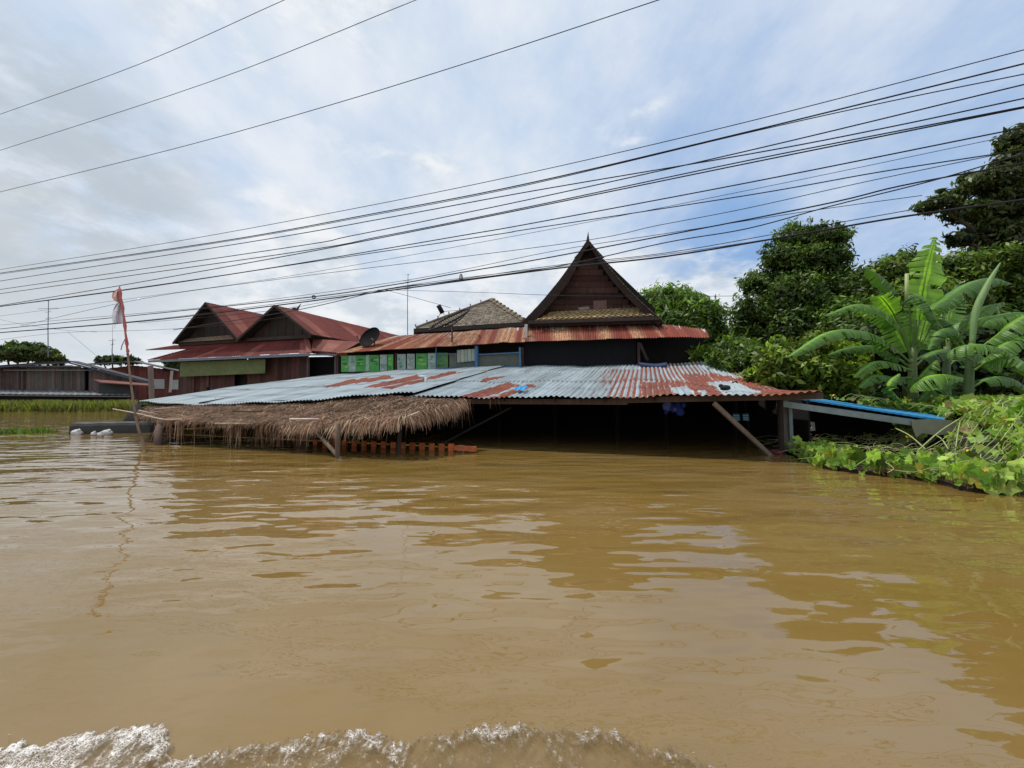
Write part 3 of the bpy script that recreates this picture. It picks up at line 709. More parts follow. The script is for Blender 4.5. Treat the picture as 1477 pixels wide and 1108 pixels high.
def tree(name, label, cat, Y, blobs, n, size, col, trunk=None, tr=.22, group=None, seed=0, yd=1.0, **kw):
    """blobs in photo coordinates (x, y, rx, ry) seen at distance Y"""
    cl = []
    for k, (x, y, rx, ry) in enumerate(blobs):
        dy = random.uniform(-.8, .8)*yd; s = Y/FPX
        cl.append((W(x, y, Y+dy), (rx*s, (rx+ry)*.5*s, ry*s)))
    tx = trunk[0] if trunk else sum(b[0] for b in blobs)/len(blobs)
    base = Vector(((tx-CX)/FPX*Y, Y, -.6))
    root = thing(name, label, cat, base, group)
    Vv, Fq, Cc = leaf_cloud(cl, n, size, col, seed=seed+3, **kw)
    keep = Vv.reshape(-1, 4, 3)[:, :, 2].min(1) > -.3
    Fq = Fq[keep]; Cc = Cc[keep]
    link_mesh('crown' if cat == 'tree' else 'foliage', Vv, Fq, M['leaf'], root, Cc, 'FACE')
    m = MB(); fork = base+Z*(max(1.6, (cl[0][0].z+.6)*.45)); bc_ = (.075, .06, .045)
    m.tube(catmull([base, base.lerp(fork, .5)+U*.1, fork], 4), [tr*(1-.04*i) for i in range(9)], bc_, 9)
    for (c, r) in cl:
        mid = fork.lerp(c, .5)+Vector((random.uniform(-.3, .3), random.uniform(-.3, .3), .25))
        m.tube(catmull([fork, mid, c, c+Z*r[2]*.55], 3), [tr*.6*(1-.085*i) for i in range(10)], bc_, 6)
        for q in range(4):
            e = c+Vector([random.uniform(-.75, .75)*x for x in r]); m.tube([mid.lerp(c, .7), e], [tr*.2, tr*.07], bc_, 5)
    m.build('trunk' if cat == 'tree' else 'stem', M['bark'], root, True)
    return root
DG = (.105, .20, .035); MG = (.065, .135, .028); LG = (.11, .20, .04)
grp = 'trees behind the flooded houses'
tree('broadleaf_tree', 'tall dark rounded tree right of the pointed wooden gable', 'tree', 21, [(1148, 345, 32, 20), (1190, 342, 30, 18), (1130, 372, 30, 16), (1180, 375, 40, 20), (1095, 408, 26, 18), (1140, 412, 40, 22), (1195, 415, 30, 26), (1082, 448, 22, 20), (1120, 452, 34, 22), (1170, 455, 40, 26), (1080, 488, 24, 22), (1120, 495, 36, 26), (1180, 505, 55, 36), (1140, 540, 60, 30), (1150, 432, 50, 32), (1145, 475, 60, 36), (1160, 390, 36, 26)], 100000, .105, DG, (1130, 0), .15, grp, 1, elong=2.2, sub=.32)
tree('broadleaf_tree', 'big dark spreading tree leaning in at the upper right corner', 'tree', 18, [(1468, 202, 24, 18), (1455, 235, 22, 14), (1432, 262, 34, 14), (1398, 258, 14, 8), (1350, 295, 24, 10), (1376, 282, 20, 9), (1400, 305, 28, 14), (1475, 285, 40, 30), (1440, 300, 36, 20), (1420, 335, 30, 15), (1465, 345, 44, 28), (1385, 345, 18, 9), (1540, 260, 60, 80), (1560, 380, 80, 60)], 75000, .12, (.09, .14, .045), (1530, 0), .2, grp, 2, elong=2.1, sub=.34)
tree('feathery_tree', 'light green feathery tree rising behind the right end of the gable house', 'tree', 27, [(962, 440, 42, 24), (1000, 462, 42, 30), (965, 480, 50, 34), (1035, 505, 40, 34), (985, 525, 60, 40), (1050, 545, 45, 30), (935, 470, 20, 30)], 52000, .14, (.15, .30, .045), (985, 0), .25, grp, 3, elong=3.2, sub=.36)
tree('bushy_tree', 'mid green tree just right of the tall dark tree', 'tree', 19, [(1235, 430, 30, 38), (1265, 470, 45, 40), (1225, 490, 40, 50), (1290, 400, 36, 28), (1250, 535, 50, 35), (1215, 415, 22, 30)], 56000, .10, (.13, .25, .045), (1240, 0), .2, grp, 4, elong=2.3)
tree('bushy_tree', 'leafy bright green tree behind the upright banana leaf', 'tree', 17, [(1310, 390, 34, 22), (1390, 395, 40, 28), (1445, 420, 45, 35), (1360, 430, 50, 34), (1430, 375, 30, 20), (1480, 400, 40, 35), (1320, 440, 40, 40), (1520, 450, 60, 50)], 60000, .11, (.15, .27, .045), (1400, 0), .2, grp, 5, elong=2.0)
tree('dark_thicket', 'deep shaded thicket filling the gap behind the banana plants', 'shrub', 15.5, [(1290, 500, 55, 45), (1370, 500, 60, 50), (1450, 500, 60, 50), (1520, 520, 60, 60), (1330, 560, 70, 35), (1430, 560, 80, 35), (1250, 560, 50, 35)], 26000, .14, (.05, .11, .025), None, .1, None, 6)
tree('round_bush', 'round shrub of glossy lime green leaves behind the right end of the tin roof', 'shrub', 13, [(1130, 520, 32, 24), (1175, 512, 34, 26), (1105, 540, 26, 20), (1165, 545, 50, 24), (1215, 545, 36, 26), (1205, 515, 28, 20)], 13000, .12, (.22, .37, .04), (1165, 0), .06, None, 7, elong=1.8, sub=.38, yd=.5)
tree('low_bush', 'darker shrub low between the tin roof and the tall tree', 'shrub', 16, [(1075, 525, 40, 26), (1050, 510, 30, 22), (1100, 555, 40, 22)], 15000, .10, (.12, .23, .035), (1075, 0), .07, None, 8, yd=.5)
tree('young_palm_shrub', 'small upright lime green plant by the corner of the black wall', 'shrub', 18, [(1003, 512, 6, 12), (1012, 520, 8, 7)], 260, .22, (.16, .30, .05), (1004, 0), .03, None, 9, elong=3.2, yd=.1)
gl = 'trees behind the far houses at the left'
tree('distant_tree', 'rounded tree showing behind the long far roof at the left edge', 'tree', 60, [(10, 512, 30, 10), (45, 508, 26, 12), (28, 500+8, 22, 11)], 5200, .42, (.06, .11, .03), (25, 0), .3, gl, 10)
tree('distant_tree', 'pale tree at the right side of the far left tree clump', 'tree', 60, [(73, 515, 14, 8), (62, 512, 10, 8), (84, 520, 8, 6)], 2400, .42, (.12, .17, .05), (72, 0), .3, gl, 11)
tree('distant_tree', 'low dark tree behind the second far house', 'tree', 70, [(162, 519, 13, 5), (175, 520, 12, 5), (148, 521, 10, 5), (190, 520, 10, 5)], 2600, .42, (.05, .09, .03), (165, 0), .3, gl, 12)
tree('distant_tree', 'thin tree just left of the red roofed house', 'tree', 55, [(248, 523, 7, 10), (240, 520, 5, 6), (252, 535, 7, 12)], 1500, .36, (.05, .10, .03), (248, 0), .25, gl, 13)

# ---------- banana plants ----------
def banana_leaf(parent, pts, width, col, Y, name='leaf', sidev=None, dep=None, fold=.35, fr=.22):
    """pts: midrib in photo coordinates from the base outward; dep: distance change along it"""
    n = len(pts); P = [W(x, y, Y+(dep[i] if dep else 0)) for i, (x, y) in enumerate(pts)]
    C = catmull(P, 9); m = len(C); tot = m-1
    verts = []; uv = []; cols = []
    start = int(fr*tot)
    mbk = MB()
    rad = [max(.006, .032*(1-.85*i/tot)) for i in range(m)]
    mbk.tube(C, rad, (.24, .36, .10), 6)
    leafo = link_mesh(name, np.array(mbk.v), mbk.f, M['bleaf'], parent, np.array([(*c, 1) for c in mbk.c]), 'FACE', True, None, np.zeros((len(mbk.v), 2)))
    # the blade, torn along its veins
    vv, ff, cc, uu = [], [], [], []
    K = 5
    for sgn in (-1, 1):
        row = []
        nstep = (tot-start)*2; tear = 0; tw = random.uniform(.88, 1.0)
        prev = None
        for q in range(nstep+1):
            f = q/nstep; x = start+(tot-start)*f; i = min(int(x), tot-1); c = C[i].lerp(C[i+1], x-i); d = (C[i+1]-C[i]).normalized()
            sv = sidev if sidev is not None else None
            if sv is None:
                s = d.cross(Z); s = s.normalized() if s.length > .25 else (U-d*U.dot(d)).normalized()
                if s.dot(U) < 0 and abs(d.z) > .9: s = -s
            else: s = (Vector(sv)-d*Vector(sv).dot(d)).normalized()
            nn = d.cross(s); 
            if nn.z < 0: nn = -nn
            w = width*(.5 if sidev is None else .66)*1.22*(math.sin(math.pi*min(1, (f*.93+.05))**.72)**.55)*tw
            if random.random() < .12: tw = random.uniform(.72, 1.0)
            newtear = random.random() < .30
            cur = []
            for k in range(K+1):
                u_ = k/K; 
                if sidev is None:
                    dr = (-Z-d*(-Z).dot(d)); dr = dr.normalized() if dr.length > .1 else -nn
                    near_ = (s*sgn).dot(-c) > 0; ph = (.15+.80*u_) if near_ else (-.12+.45*u_); ww = w*1.45*u_; p = c+s*sgn*ww*math.cos(ph)+dr*ww*math.sin(ph)+nn*.02
                else:
                    p = c+s*sgn*w*u_*(1+.10*math.sin(f*23+sgn))+nn*(w*.30*u_*u_)
                p = p+nn*.012*math.sin(f*60+k)*u_-d*w*.12*u_
                cur.append(p)
            base = len(vv)
            if prev is not None:
                a = prev; b = cur
                if newtear:
                    b = [p+(prev[0]-cur[0])*(.55*(k/K)) for k, p in enumerate(cur)]
                i0 = len(vv); vv.extend([tuple(p) for p in a]); vv.extend([tuple(p) for p in b])
                tone = random.uniform(.78, 1.15)
                torn = newtear and random.random() < .45
                for k in range(K):
                    if torn and k >= 2: continue
                    fc = (i0+k, i0+k+1, i0+K+1+k+1, i0+K+1+k); ff.append(fc if sgn > 0 else fc[::-1])
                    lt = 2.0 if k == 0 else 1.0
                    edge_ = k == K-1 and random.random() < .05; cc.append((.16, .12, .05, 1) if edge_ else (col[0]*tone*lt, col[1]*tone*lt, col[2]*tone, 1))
                uu.extend([(k/K*.3, (q-1)/nstep*4) for k in range(K+1)]); uu.extend([(k/K*.3, q/nstep*4) for k in range(K+1)])
            prev = cur
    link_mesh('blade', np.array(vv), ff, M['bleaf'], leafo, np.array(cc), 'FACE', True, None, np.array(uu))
    return leafo
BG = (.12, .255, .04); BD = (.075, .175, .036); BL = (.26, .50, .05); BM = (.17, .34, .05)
YA = 11.4
ba = thing('banana_plant', 'tall banana plant with a bright upright new leaf, left of the pair', 'banana plant', Vector(((1317-CX)/FPX*YA, YA, -.6)), 'banana plants')
m = MB(); m.tube(catmull([W(1318, 640, YA), W(1317, 580, YA), W(1316, 540, YA), W(1318, 500, YA)], 4), [.16-.007*i for i in range(13)], (.14, .19, .07), 10); m.build('stem', M['stem'], ba, True)
FACE = tuple(U)
for pts, w, c, dep, sv, fr in [
    ([(1318, 515), (1326, 455), (1335, 400), (1349, 342)], .66, BL, (0, .1, .1, .0), U, .30),
    ([(1316, 520), (1300, 480), (1268, 449), (1235, 440), (1190, 456)], .52, BG, (0, -.1, -.2, -.3, -.3), None, .30),
    ([(1315, 525), (1285, 500), (1245, 479), (1195, 480), (1136, 516)], .55, BG, (0, -.3, -.6, -.8, -.9), None, .24),
    ([(1314, 530), (1290, 515), (1262, 500), (1225, 502), (1195, 512)], .42, BD, (0, .1, .2, .3, .3), None, .2),
    ([(1318, 510), (1308, 455), (1290, 420), (1270, 400), (1250, 388)], .50, BD, (0, .2, .3, .4, .4), None, .35),
    ([(1316, 515), (1300, 475), (1286, 448), (1272, 430), (1264, 428)], .42, BL, (0, .1, .0, -.1, -.2), U, .45),
    ([(1318, 505), (1312, 440), (1320, 425), (1338, 440), (1356, 478)], .52, BD, (0, -.3, -.5, -.7, -.8), None, .35),
    ([(1316, 522), (1305, 495), (1292, 468), (1280, 445)], .60, BM, (0, .1, .1, .2), U, .2),
    ([(1319, 520), (1326, 490), (1334, 462), (1345, 440)], .60, BM, (0, .3, .4, .5), U, .2),
    ([(1320, 515), (1338, 480), (1352, 462), (1370, 468), (1390, 500)], .50, BD, (0, -.1, -.3, -.5, -.6), None, .35),
    ([(1310, 545), (1326, 545), (1340, 530), (1352, 520)], .42, BG, (-.2, -.4, -.5, -.6), None, .1),
    ([(1309, 578), (1320, 556), (1336, 545), (1360, 541), (1388, 546)], .56, BM, (-.6, -.9, -1.1, -1.2, -1.2), None, .2),
    ([(1315, 535), (1290, 525), (1262, 523), (1232, 545)], .42, BG, (-.2, -.5, -.8, -.9), None, .2),
    ([(1315, 545), (1290, 545), (1262, 542), (1240, 560)], .36, BD, (-.3, -.7, -.9, -1.), None, .2),
    ([(1318, 530), (1340, 512), (1365, 505), (1385, 520)], .45, BD, (.2, .4, .5, .5), None, .2),
    ([(1300, 580), (1283, 562), (1285, 550), (1298, 540)], .22, BM, (-1, -1.1, -1.1, -1.1), None, .1)]:
    banana_leaf(ba, pts, w, c, YA, 'leaf', sv, dep, fr=fr)
m = MB(); m.tube([W(1308, 440, YA), W(1308, 395, YA)], [.05, .045], (.35, .42, .16), 8); m.build('cut_stalk', M['stem'], ba, True)
YB = 10.4
bb = thing('banana_plant', 'banana plant with broad drooping leaves at the right edge, beside a closed new leaf', 'banana plant', Vector(((1398-CX)/FPX*YB, YB, -.6)), 'banana plants')
m = MB(); m.tube(catmull([W(1396, 650, YB), W(1396, 590, YB), W(1398, 540, YB), W(1402, 495, YB)], 4), [.14-.006*i for i in range(13)], (.10, .15, .06), 10); m.build('stem', M['stem'], bb, True)
m = MB(); m.tube(catmull([W(1402, 500, YB), W(1407, 452, YB), W(1424, 412, YB), W(1443, 379, YB)], 5), [.055, .06, .065, .07, .075, .08, .08, .08, .078, .075, .07, .06, .05, .04, .025, .012], (.17, .27, .10), 9); m.build('rolled_leaf', M['stem'], bb, True)
for pts, w, c, dep, sv, fr in [
    ([(1402, 520), (1345, 455), (1362, 432), (1395, 410), (1428, 402), (1458, 410)], .62, BD, (.3, .5, .6, .6, .5, .4), None, .25),
    ([(1403, 500), (1412, 465), (1440, 455), (1480, 452), (1520, 465)], .60, BG, (0, 0, 0, -.1, -.2), None, .2),
    ([(1404, 510), (1430, 490), (1456, 470), (1485, 454), (1520, 448)], .55, BG, (-.1, -.3, -.5, -.6, -.6), None, .2),
    ([(1402, 520), (1378, 505), (1400, 498), (1430, 500), (1468, 516)], .50, BG, (-.2, -.4, -.7, -.8, -.9), None, .25),
    ([(1404, 530), (1425, 515), (1450, 496), (1490, 482)], .58, BG, (-.1, -.4, -.6, -.7), None, .2),
    ([(1404, 535), (1430, 520), (1462, 516), (1500, 545)], .62, BG, (-.3, -.6, -.9, -1.0), None, .2),
    ([(1402, 505), (1400, 470), (1418, 445), (1448, 437)], .42, BG, (.2, .4, .5, .5), None, .3),
    ([(1400, 515), (1385, 490), (1372, 475), (1352, 480), (1340, 505)], .45, BD, (.1, .1, .1, .1, .1), None, .3),
    ([(1398, 560), (1375, 545), (1345, 560), (1325, 580)], .36, BD, (.2, .3, .4, .4), None, .3),
    ([(1400, 560), (1430, 545), (1460, 548), (1495, 575)], .45, BD, (.1, .1, .1, .1), None, .2)]:
    banana_leaf(bb, pts, w, c, YB, 'leaf', sv, dep, fr=fr)
YC = 12.6
bc2 = thing('banana_plant', 'shaded banana plant standing behind and between the other two', 'banana plant', Vector(((1365-CX)/FPX*YC, YC, -.6)), 'banana plants')
m = MB(); m.tube(catmull([W(1366, 620, YC), W(1365, 560, YC), W(1366, 500, YC)], 4), [.13-.006*i for i in range(9)], (.09, .13, .06), 10); m.build('stem', M['stem'], bc2, True)
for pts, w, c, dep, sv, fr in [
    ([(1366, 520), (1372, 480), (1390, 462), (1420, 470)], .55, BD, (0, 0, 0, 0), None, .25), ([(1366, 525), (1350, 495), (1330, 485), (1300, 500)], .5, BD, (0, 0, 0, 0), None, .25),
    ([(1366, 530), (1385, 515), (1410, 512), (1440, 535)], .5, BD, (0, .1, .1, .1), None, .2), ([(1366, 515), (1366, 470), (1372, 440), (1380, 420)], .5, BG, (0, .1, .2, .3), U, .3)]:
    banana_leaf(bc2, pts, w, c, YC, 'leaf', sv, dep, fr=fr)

# ---------- the house with the pointed gable ----------
gh = thing('gable_house', 'old dark timber house with a steep pointed gable and rusty skirt roof', 'house', Fz(850, -.6, 21))
GY = 20.6
def gable_curve(a, b, n, bow):      # slightly hollow roof line in the gable plane
    r = []
    for k in range(n+1):
        t = k/n; p = a.lerp(b, t); r.append(p-Z*bow*math.sin(math.pi*t)-U*0)
    return r
apx = F(849, 350, GY); lft = F(757, 466, GY); rgt = F(955, 466, GY)
lc = gable_curve(apx, lft, 10, .26); rc = gable_curve(apx, rgt, 10, .30)
DEP = 7.5
for cv, s in ((lc, -1), (rc, 1)):
    m = MB()
    for k in range(10):
        a0, a1 = cv[k]-V*.35, cv[k+1]-V*.35; b0, b1 = a0+V*DEP, a1+V*DEP
        n_ = 18
        for q in range(n_):
            t0, t1 = q/n_, (q+1)/n_; lift = Z*.05
            m.face([a0.lerp(b0, t0)+lift, a1.lerp(b1, t0), a1.lerp(b1, t1), a0.lerp(b0, t1)+lift], vary((.10, .085, .065), .25))
            m.face([a0.lerp(b0, t0)-Z*.08, a0.lerp(b0, t1)-Z*.08, a1.lerp(b1, t1)-Z*.08, a1.lerp(b1, t0)-Z*.08], (.03, .02, .017))
    m.build('roof', M['tile'], gh)
    m = MB()
    w = .46 if s < 0 else .26
    for k in range(10):
        a0, a1 = cv[k]-V*.42, cv[k+1]-V*.42; nrm_ = (a1-a0).cross(V).normalized()
        if nrm_.z > 0: nrm_ = -nrm_
        m.slab([a0, a1, a1+nrm_*w*min(1, .25+(k+1)/5), a0+nrm_*w*min(1, .25+k/5)], V, .05, vary((.034, .020, .017), .15))
    m.build('barge_board', M['darkwood'], gh)
m = MB()    # tile ends poking out along the right roof edge
for k in range(34):
    t = k/33*9.99; i = int(t); p = rc[i].lerp(rc[i+1], t-i)-V*.38+Z*.03; m.bar(p, p+(rc[i+1]-rc[i]).normalized()*.13+Z*.02, .14, .05, vary((.10, .085, .06), .3))
m.build('edge_tile', M['tile'], gh)
m = MB()    # finial: the barge board runs past the ridge in a point
m.slab([F(851.5, 353, GY-.45), F(845, 358, GY-.45), F(845.5, 348, GY-.45), F(848.4, 334, GY-.45), F(850, 347, GY-.45)], V, .06, (.05, .026, .022))
m.build('finial', M['darkwood'], gh)
m = MB()    # gable boards, stacked flat with staggered joints
def gx(y, side):
    t = (y-358)/(466-358); return (848-88*t, 850+92*t)[side]
y = 372.0
while y < 455:
    h = 8.5; xa, xb = gx(y, 0)+3, gx(y, 1)-6
    cuts = [xa]+sorted(random.uniform(xa, xb) for _ in range(max(0, int((xb-xa)/40))))+[xb]
    for a, b in zip(cuts[:-1], cuts[1:]):
        o = random.uniform(0, .012)
        m.slab([F(a+.25, y, GY+.25-o), F(b-.25, y, GY+.25-o), F(b-.25, y+h-.5, GY+.25-o), F(a+.25, y+h-.5, GY+.25-o)], V, .05, vary((.066, .032, .025), .4))
    y += h
m.slab([F(828, 372, GY+.3), F(872, 372, GY+.3), F(850, 348, GY+.3)], V, .04, (.03, .02, .018))
m.slab([F(762, 462, GY+.35), F(945, 462, GY+.35), F(945, 445, GY+.35), F(852, 356, GY+.35), F(846, 356, GY+.35), F(765, 455, GY+.35)], V, .04, (.02, .014, .012))
m.build('gable_wall', M['darkwood'], gh)
m = MB()
m.slab([F(856, 434, GY+.22), F(875, 433, GY+.22), F(875, 446, GY+.22), F(856, 446, GY+.22)], V, .03, (.17, .10, .085))
m.slab([F(833, 444, GY+.21), F(849, 442, GY+.21), F(851, 446, GY+.21), F(836, 447, GY+.21)], V, .02, (.25, .19, .18)); m.build('patch_board', M['wood'], gh)
# narrow tiled strip at the foot of the gable
def tiles(name, corners, nu, nv, col, parent, dia=True, clip=None, lift=.05, cvar=.3, mat='tile'):
    """corners: lower left, lower right, upper right, upper left"""
    A, B, C_, D = corners; m = MB(); nrm_ = (B-A).cross(D-A).normalized()
    if nrm_.z < 0: nrm_ = -nrm_
    m.face([A, B, C_, D], tuple(x*.35 for x in col)) if clip is None else None
    for j in range(nv*2 if dia else nv):
        for i in range(-1, nu+1):
            s = (j/(nv*2) if dia else j/nv); t = (i+(.5 if j % 2 else 0))/nu
            if t < 0 or t >= 1: continue
            if clip and not clip(t+.5/nu, s): continue
            du = 1/nu; dv = (2/(nv*2) if dia else 1/nv)
            def q(a, b, h): 
                b = min(b, 1); return A.lerp(B, min(max(a, 0), 1)).lerp(D.lerp(C_, min(max(a, 0), 1)), b)+nrm_*h
            c = vary(col, cvar)
            if dia: pts = [q(t+du*.5, s, lift), q(t+du*.97, s+dv*.5, lift*.75), q(t+du*.5, s+dv*1.0, .008), q(t+du*.03, s+dv*.5, lift*.75)]
            else: pts = [q(t+du*.04, s, lift), q(t+du*.96, s, lift), q(t+du*.96, s+dv*1.1, .008), q(t+du*.04, s+dv*1.1, .008)]
            m.face(pts, c)
            b0 = nrm_*lift*.8; m.face([pts[0]-b0, pts[1]-b0*.7, pts[1], pts[0]], tuple(x*.3 for x in c)); m.face([pts[3]-b0*.7, pts[0]-b0, pts[0], pts[3]], tuple(x*.3 for x in c))
    return m.build(name, M[mat], parent)
tiles('tile_strip', [F(771, 462.5, GY-.55), F(944, 455.5, GY-.55), F(918, 443.5, GY+.2), F(795, 450, GY+.2)], 20, 3, (.36, .25, .12), gh, True, None, .045, .25)
m = MB()
for (a, ya, b, yb, w, c, o) in ((762, 465, 951, 459, .16, (.06, .042, .035), -.62), (765, 469, 950, 464.5, .16, (.035, .025, .022), -.3), (760, 474, 955, 471, .5, (.02, .015, .013), .1)):
    m.bar(F(a, ya, GY+o), F(b, yb, GY+o), .06, w, c)
m.build('fascia', M['darkwood'], gh)
# rusty skirt roof, right part and left part
def rust_col(seed, n_=26, off=.42):
    def f(t, s, ph, pj, P):
        a = float(vnoise(t*n_+s*.5, seed*3.1, seed)); b_ = float(vnoise(t*n_*3.1+s, seed*1.7, seed+9))
        tan = min(1, max(0, (a-off)*4.5))*(.75+.25*b_)
        grey = 1 if (s > .55 and b_ > .62) else 0
        return (.95-.45*grey*s, .75+.5*b_, tan)
    return f
e = [(0, F(757, 493, 19.3)), (.3, F(835, 490.5, 19.3)), (.75, F(955, 487, 19.3)), (1, F(1024, 486.5, 19.3))]
b = [(0, F(757, 471.5, 20.6)), (.4, F(860, 469.5, 20.6)), (.8, F(958, 468.5, 20.6)), (1, F(1018, 475, 20.4))]
corr('skirt_roof', e, b, M['tin'], gh, .11, .018, 8, rust_col(3, 24, .50), lambda t, s: .01*math.sin(t*31), panel=.7)
e = [(0, F(484, 509.5, 19.3)), (.5, F(632, 500, 19.3)), (1, F(758, 492.5, 19.3))]
b = [(0, F(590, 483.5, 22.6)-U*1.1), (.5, F(668, 478.5, 22.2)-U*.5), (1, F(764, 471, 20.6))]
corr('skirt_roof', e, b, M['tin'], gh, .11, .018, 10, rust_col(6, 26, .38), lambda t, s: .012*math.sin(t*31), panel=.55)
m = MB()   # walls under the skirt roof: unlit openings painted near black, boards, corner post
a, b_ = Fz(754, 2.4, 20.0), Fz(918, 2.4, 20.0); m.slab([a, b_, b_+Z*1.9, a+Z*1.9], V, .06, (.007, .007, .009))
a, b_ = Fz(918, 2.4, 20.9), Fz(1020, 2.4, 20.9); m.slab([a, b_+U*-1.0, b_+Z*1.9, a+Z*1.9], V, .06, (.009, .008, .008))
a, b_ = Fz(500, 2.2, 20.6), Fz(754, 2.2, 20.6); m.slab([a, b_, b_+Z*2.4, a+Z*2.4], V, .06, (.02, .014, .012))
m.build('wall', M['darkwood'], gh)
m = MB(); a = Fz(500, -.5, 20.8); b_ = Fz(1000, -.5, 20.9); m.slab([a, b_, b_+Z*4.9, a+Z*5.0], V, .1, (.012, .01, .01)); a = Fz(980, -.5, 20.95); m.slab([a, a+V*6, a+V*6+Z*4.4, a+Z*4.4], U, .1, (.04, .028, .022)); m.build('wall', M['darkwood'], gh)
for px in (487, 571, 754, 922):
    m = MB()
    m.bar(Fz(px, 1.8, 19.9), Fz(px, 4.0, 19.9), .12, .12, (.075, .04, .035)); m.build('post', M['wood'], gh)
m = MB(); m.bar(F(923, 495, 19.5), F(934, 520, 19.8), .08, .1, (.045, .035, .035)); m.build('brace', M['wood'], gh)
# green printed hoardings and wire-mesh screens
gx0 = [(492, 503, 'g'), (503, 513, 'w'), (513, 528, 'g'), (528, 532, 'w'), (532, 546.5, 'g'), (548, 558, 'w'), (559, 567, 'g'), (573, 585, 'w'), (587, 598, 'w'), (600, 616, 'g'), (617, 629, 'w'), (630, 646, 'd')]
for (xa, xb, k) in gx0:
    m = MB(); t_ = (xa-492)/154; yt = 513.5-t_*5; yb = 536.5-t_*3
    base = {'g': (.07, .30, .07), 'w': (.30, .38, .33), 'd': (.08, .19, .07)}[k]
    m.slab([F(xa, yt, 19.75), F(xb, yt, 19.75), F(xb, yb, 19.75), F(xa, yb, 19.75)], V, .03, vary(base, .12))
    for q in range(7):
        w = (xb-xa); x1 = xa+w*random.uniform(.08, .5); x2 = min(xb-.4, x1+w*random.uniform(.2, .6)); y1 = yt+random.uniform(.08, .75)*(yb-yt); y2 = min(yb-.5, y1+random.uniform(.8, 4.5))
        c = random.choice({'g': ((.03, .22, .05), (.32, .42, .12), (.12, .42, .06), (.02, .12, .05)), 'w': ((.08, .26, .14), (.42, .47, .43), (.2, .3, .26)), 'd': ((.06, .14, .06), (.14, .24, .08))}[k])
        yo = 19.735-q*.002
        m.face([F(x1, y2, yo), F(x2, y2, yo), F(x2, y1, yo), F(x1, y1, yo)], c)
    m.build('printed_panel', M['print'], gh)
m = MB()
m.slab([F(648, 511, 19.78), F(659, 510, 19.78), F(659, 530, 19.78), F(648, 531, 19.78)], V, .03, (.13, .14, .125)); m.build('grey_board', M['wood'], gh)
m = MB()
for q in range(5):
    m.slab([F(659.3+q*5.2, 505-q*.4, 19.6), F(664+q*5.2, 505-q*.4, 19.6), F(664+q*5.2, 523-q*.5, 19.6), F(659.3+q*5.2, 523-q*.5, 19.6)], V, .02, vary((.30, .33, .27), .12))
m.build('pale_shutter', M['wood'], gh)
m = MB()
m.slab([F(690, 511.5, 19.7), F(750, 508.5, 19.7), F(750, 528, 19.7), F(690, 529.5, 19.7)], V, .03, (.11, .12, .10)); m.slab([F(659, 523, 19.7), F(684, 522, 19.7), F(684, 530, 19.7), F(659, 531, 19.7)], V, .03, (.10, .13, .12)); m.build('mesh_screen', M['cloth'], gh)
m = MB(); BLU = (.06, .16, .30)
for (x0, y0, x1, y1, w) in ((629, 501, 629, 532, .05), (687.5, 499, 687.5, 531, .16), (690, 511.5, 750, 508.5, .05), (750, 501, 750.5, 529, .09), (628, 532, 750, 529, .05), (630, 511, 660, 510, .03)):
    m.bar(F(x0, y0, 19.6), F(x1, y1, 19.6), w, w, BLU, jit=.002)
m.build('blue_frame', M['plain'], gh)
m = MB(); m.bar(F(759, 488, 19.7), F(759, 468, 19.7), .13, .13, (.55, .50, .45)); m.bar(F(754, 488.5, 19.6), F(764, 488, 19.6), .1, .05, (.38, .22, .14))
tag(m.build('white_post', M['plain']), 'short white post standing on the rusty skirt roof left of the gable', 'post')

# ---------- hipped clay-tile roof behind ----------
hr = thing('tiled_house', 'house behind with a hipped roof of small grey brown clay tiles', 'house', Fz(690, -.6, 25))
A, B = F(600, 474.5, 22.8), F(757, 465, 22.8); AP = F(709, 433.5, 25.6)
D_ = AP.copy()
def hipclip(t, s): return True
# front face: tiles laid in rows that narrow toward the peak
m = MB(); rows = 26; nrm_ = (B-A).cross(AP-A).normalized(); nrm_ = nrm_ if nrm_.z > 0 else -nrm_
m.face([A-nrm_*.05, B-nrm_*.05, AP-nrm_*.05], (.05, .04, .03))
def hip_pt(r, t):
    l = A.lerp(AP, r); rr = B.lerp(AP, r); return l.lerp(rr, t), l, rr
for j in range(rows):
    r0, r1 = j/rows, (j+1.7)/rows; _, l, rr = hip_pt(r0, 0); wid = (rr-l).length; nt_ = max(1, int(wid/.20))
    for i in range(nt_):
        t0 = (i+(.5 if j % 2 else 0)-.25)/nt_; t1 = t0+1/nt_; t0 = max(0, t0); t1 = min(1, t1)
        c = vary((.28, .235, .18), .35) if random.random() > .12 else vary((.17, .14, .11), .3)
        p0, p1, p2, p3 = hip_pt(r0, t0)[0]+nrm_*.05, hip_pt(r0, t1)[0]+nrm_*.05, hip_pt(min(1, r1), t1)[0], hip_pt(min(1, r1), t0)[0]
        mid = p0.lerp(p1, .5)-(p3-p0).normalized()*.06
        m.face([p0, mid, p1, p2, p3], c); m.face([p0-nrm_*.05, mid-nrm_*.05, mid, p0], (.03, .025, .02)); m.face([mid-nrm_*.05, p1-nrm_*.05, p1, mid], (.03, .025, .02))
B2 = B+V*5.5; A2 = A+V*5.5
m.face([B, B2, AP], (.16, .13, .10)); m.face([A2, A, AP], (.16, .13, .10)); m.face([B2, A2, AP], (.16, .13, .10))
m.build('roof', M['tile'], hr)
m = MB()
for k in range(9):
    p = B.lerp(AP, k/9+.02); q = B.lerp(AP, (k+1.1)/9); p = p+V*.02
    m.bar(p+Z*.10, q+Z*.04, .36, .10, vary((.27, .22, .155), .2)); m.tube([p+Z*.17, q+Z*.10], [.10, .07], vary((.2, .165, .12), .2), 6)
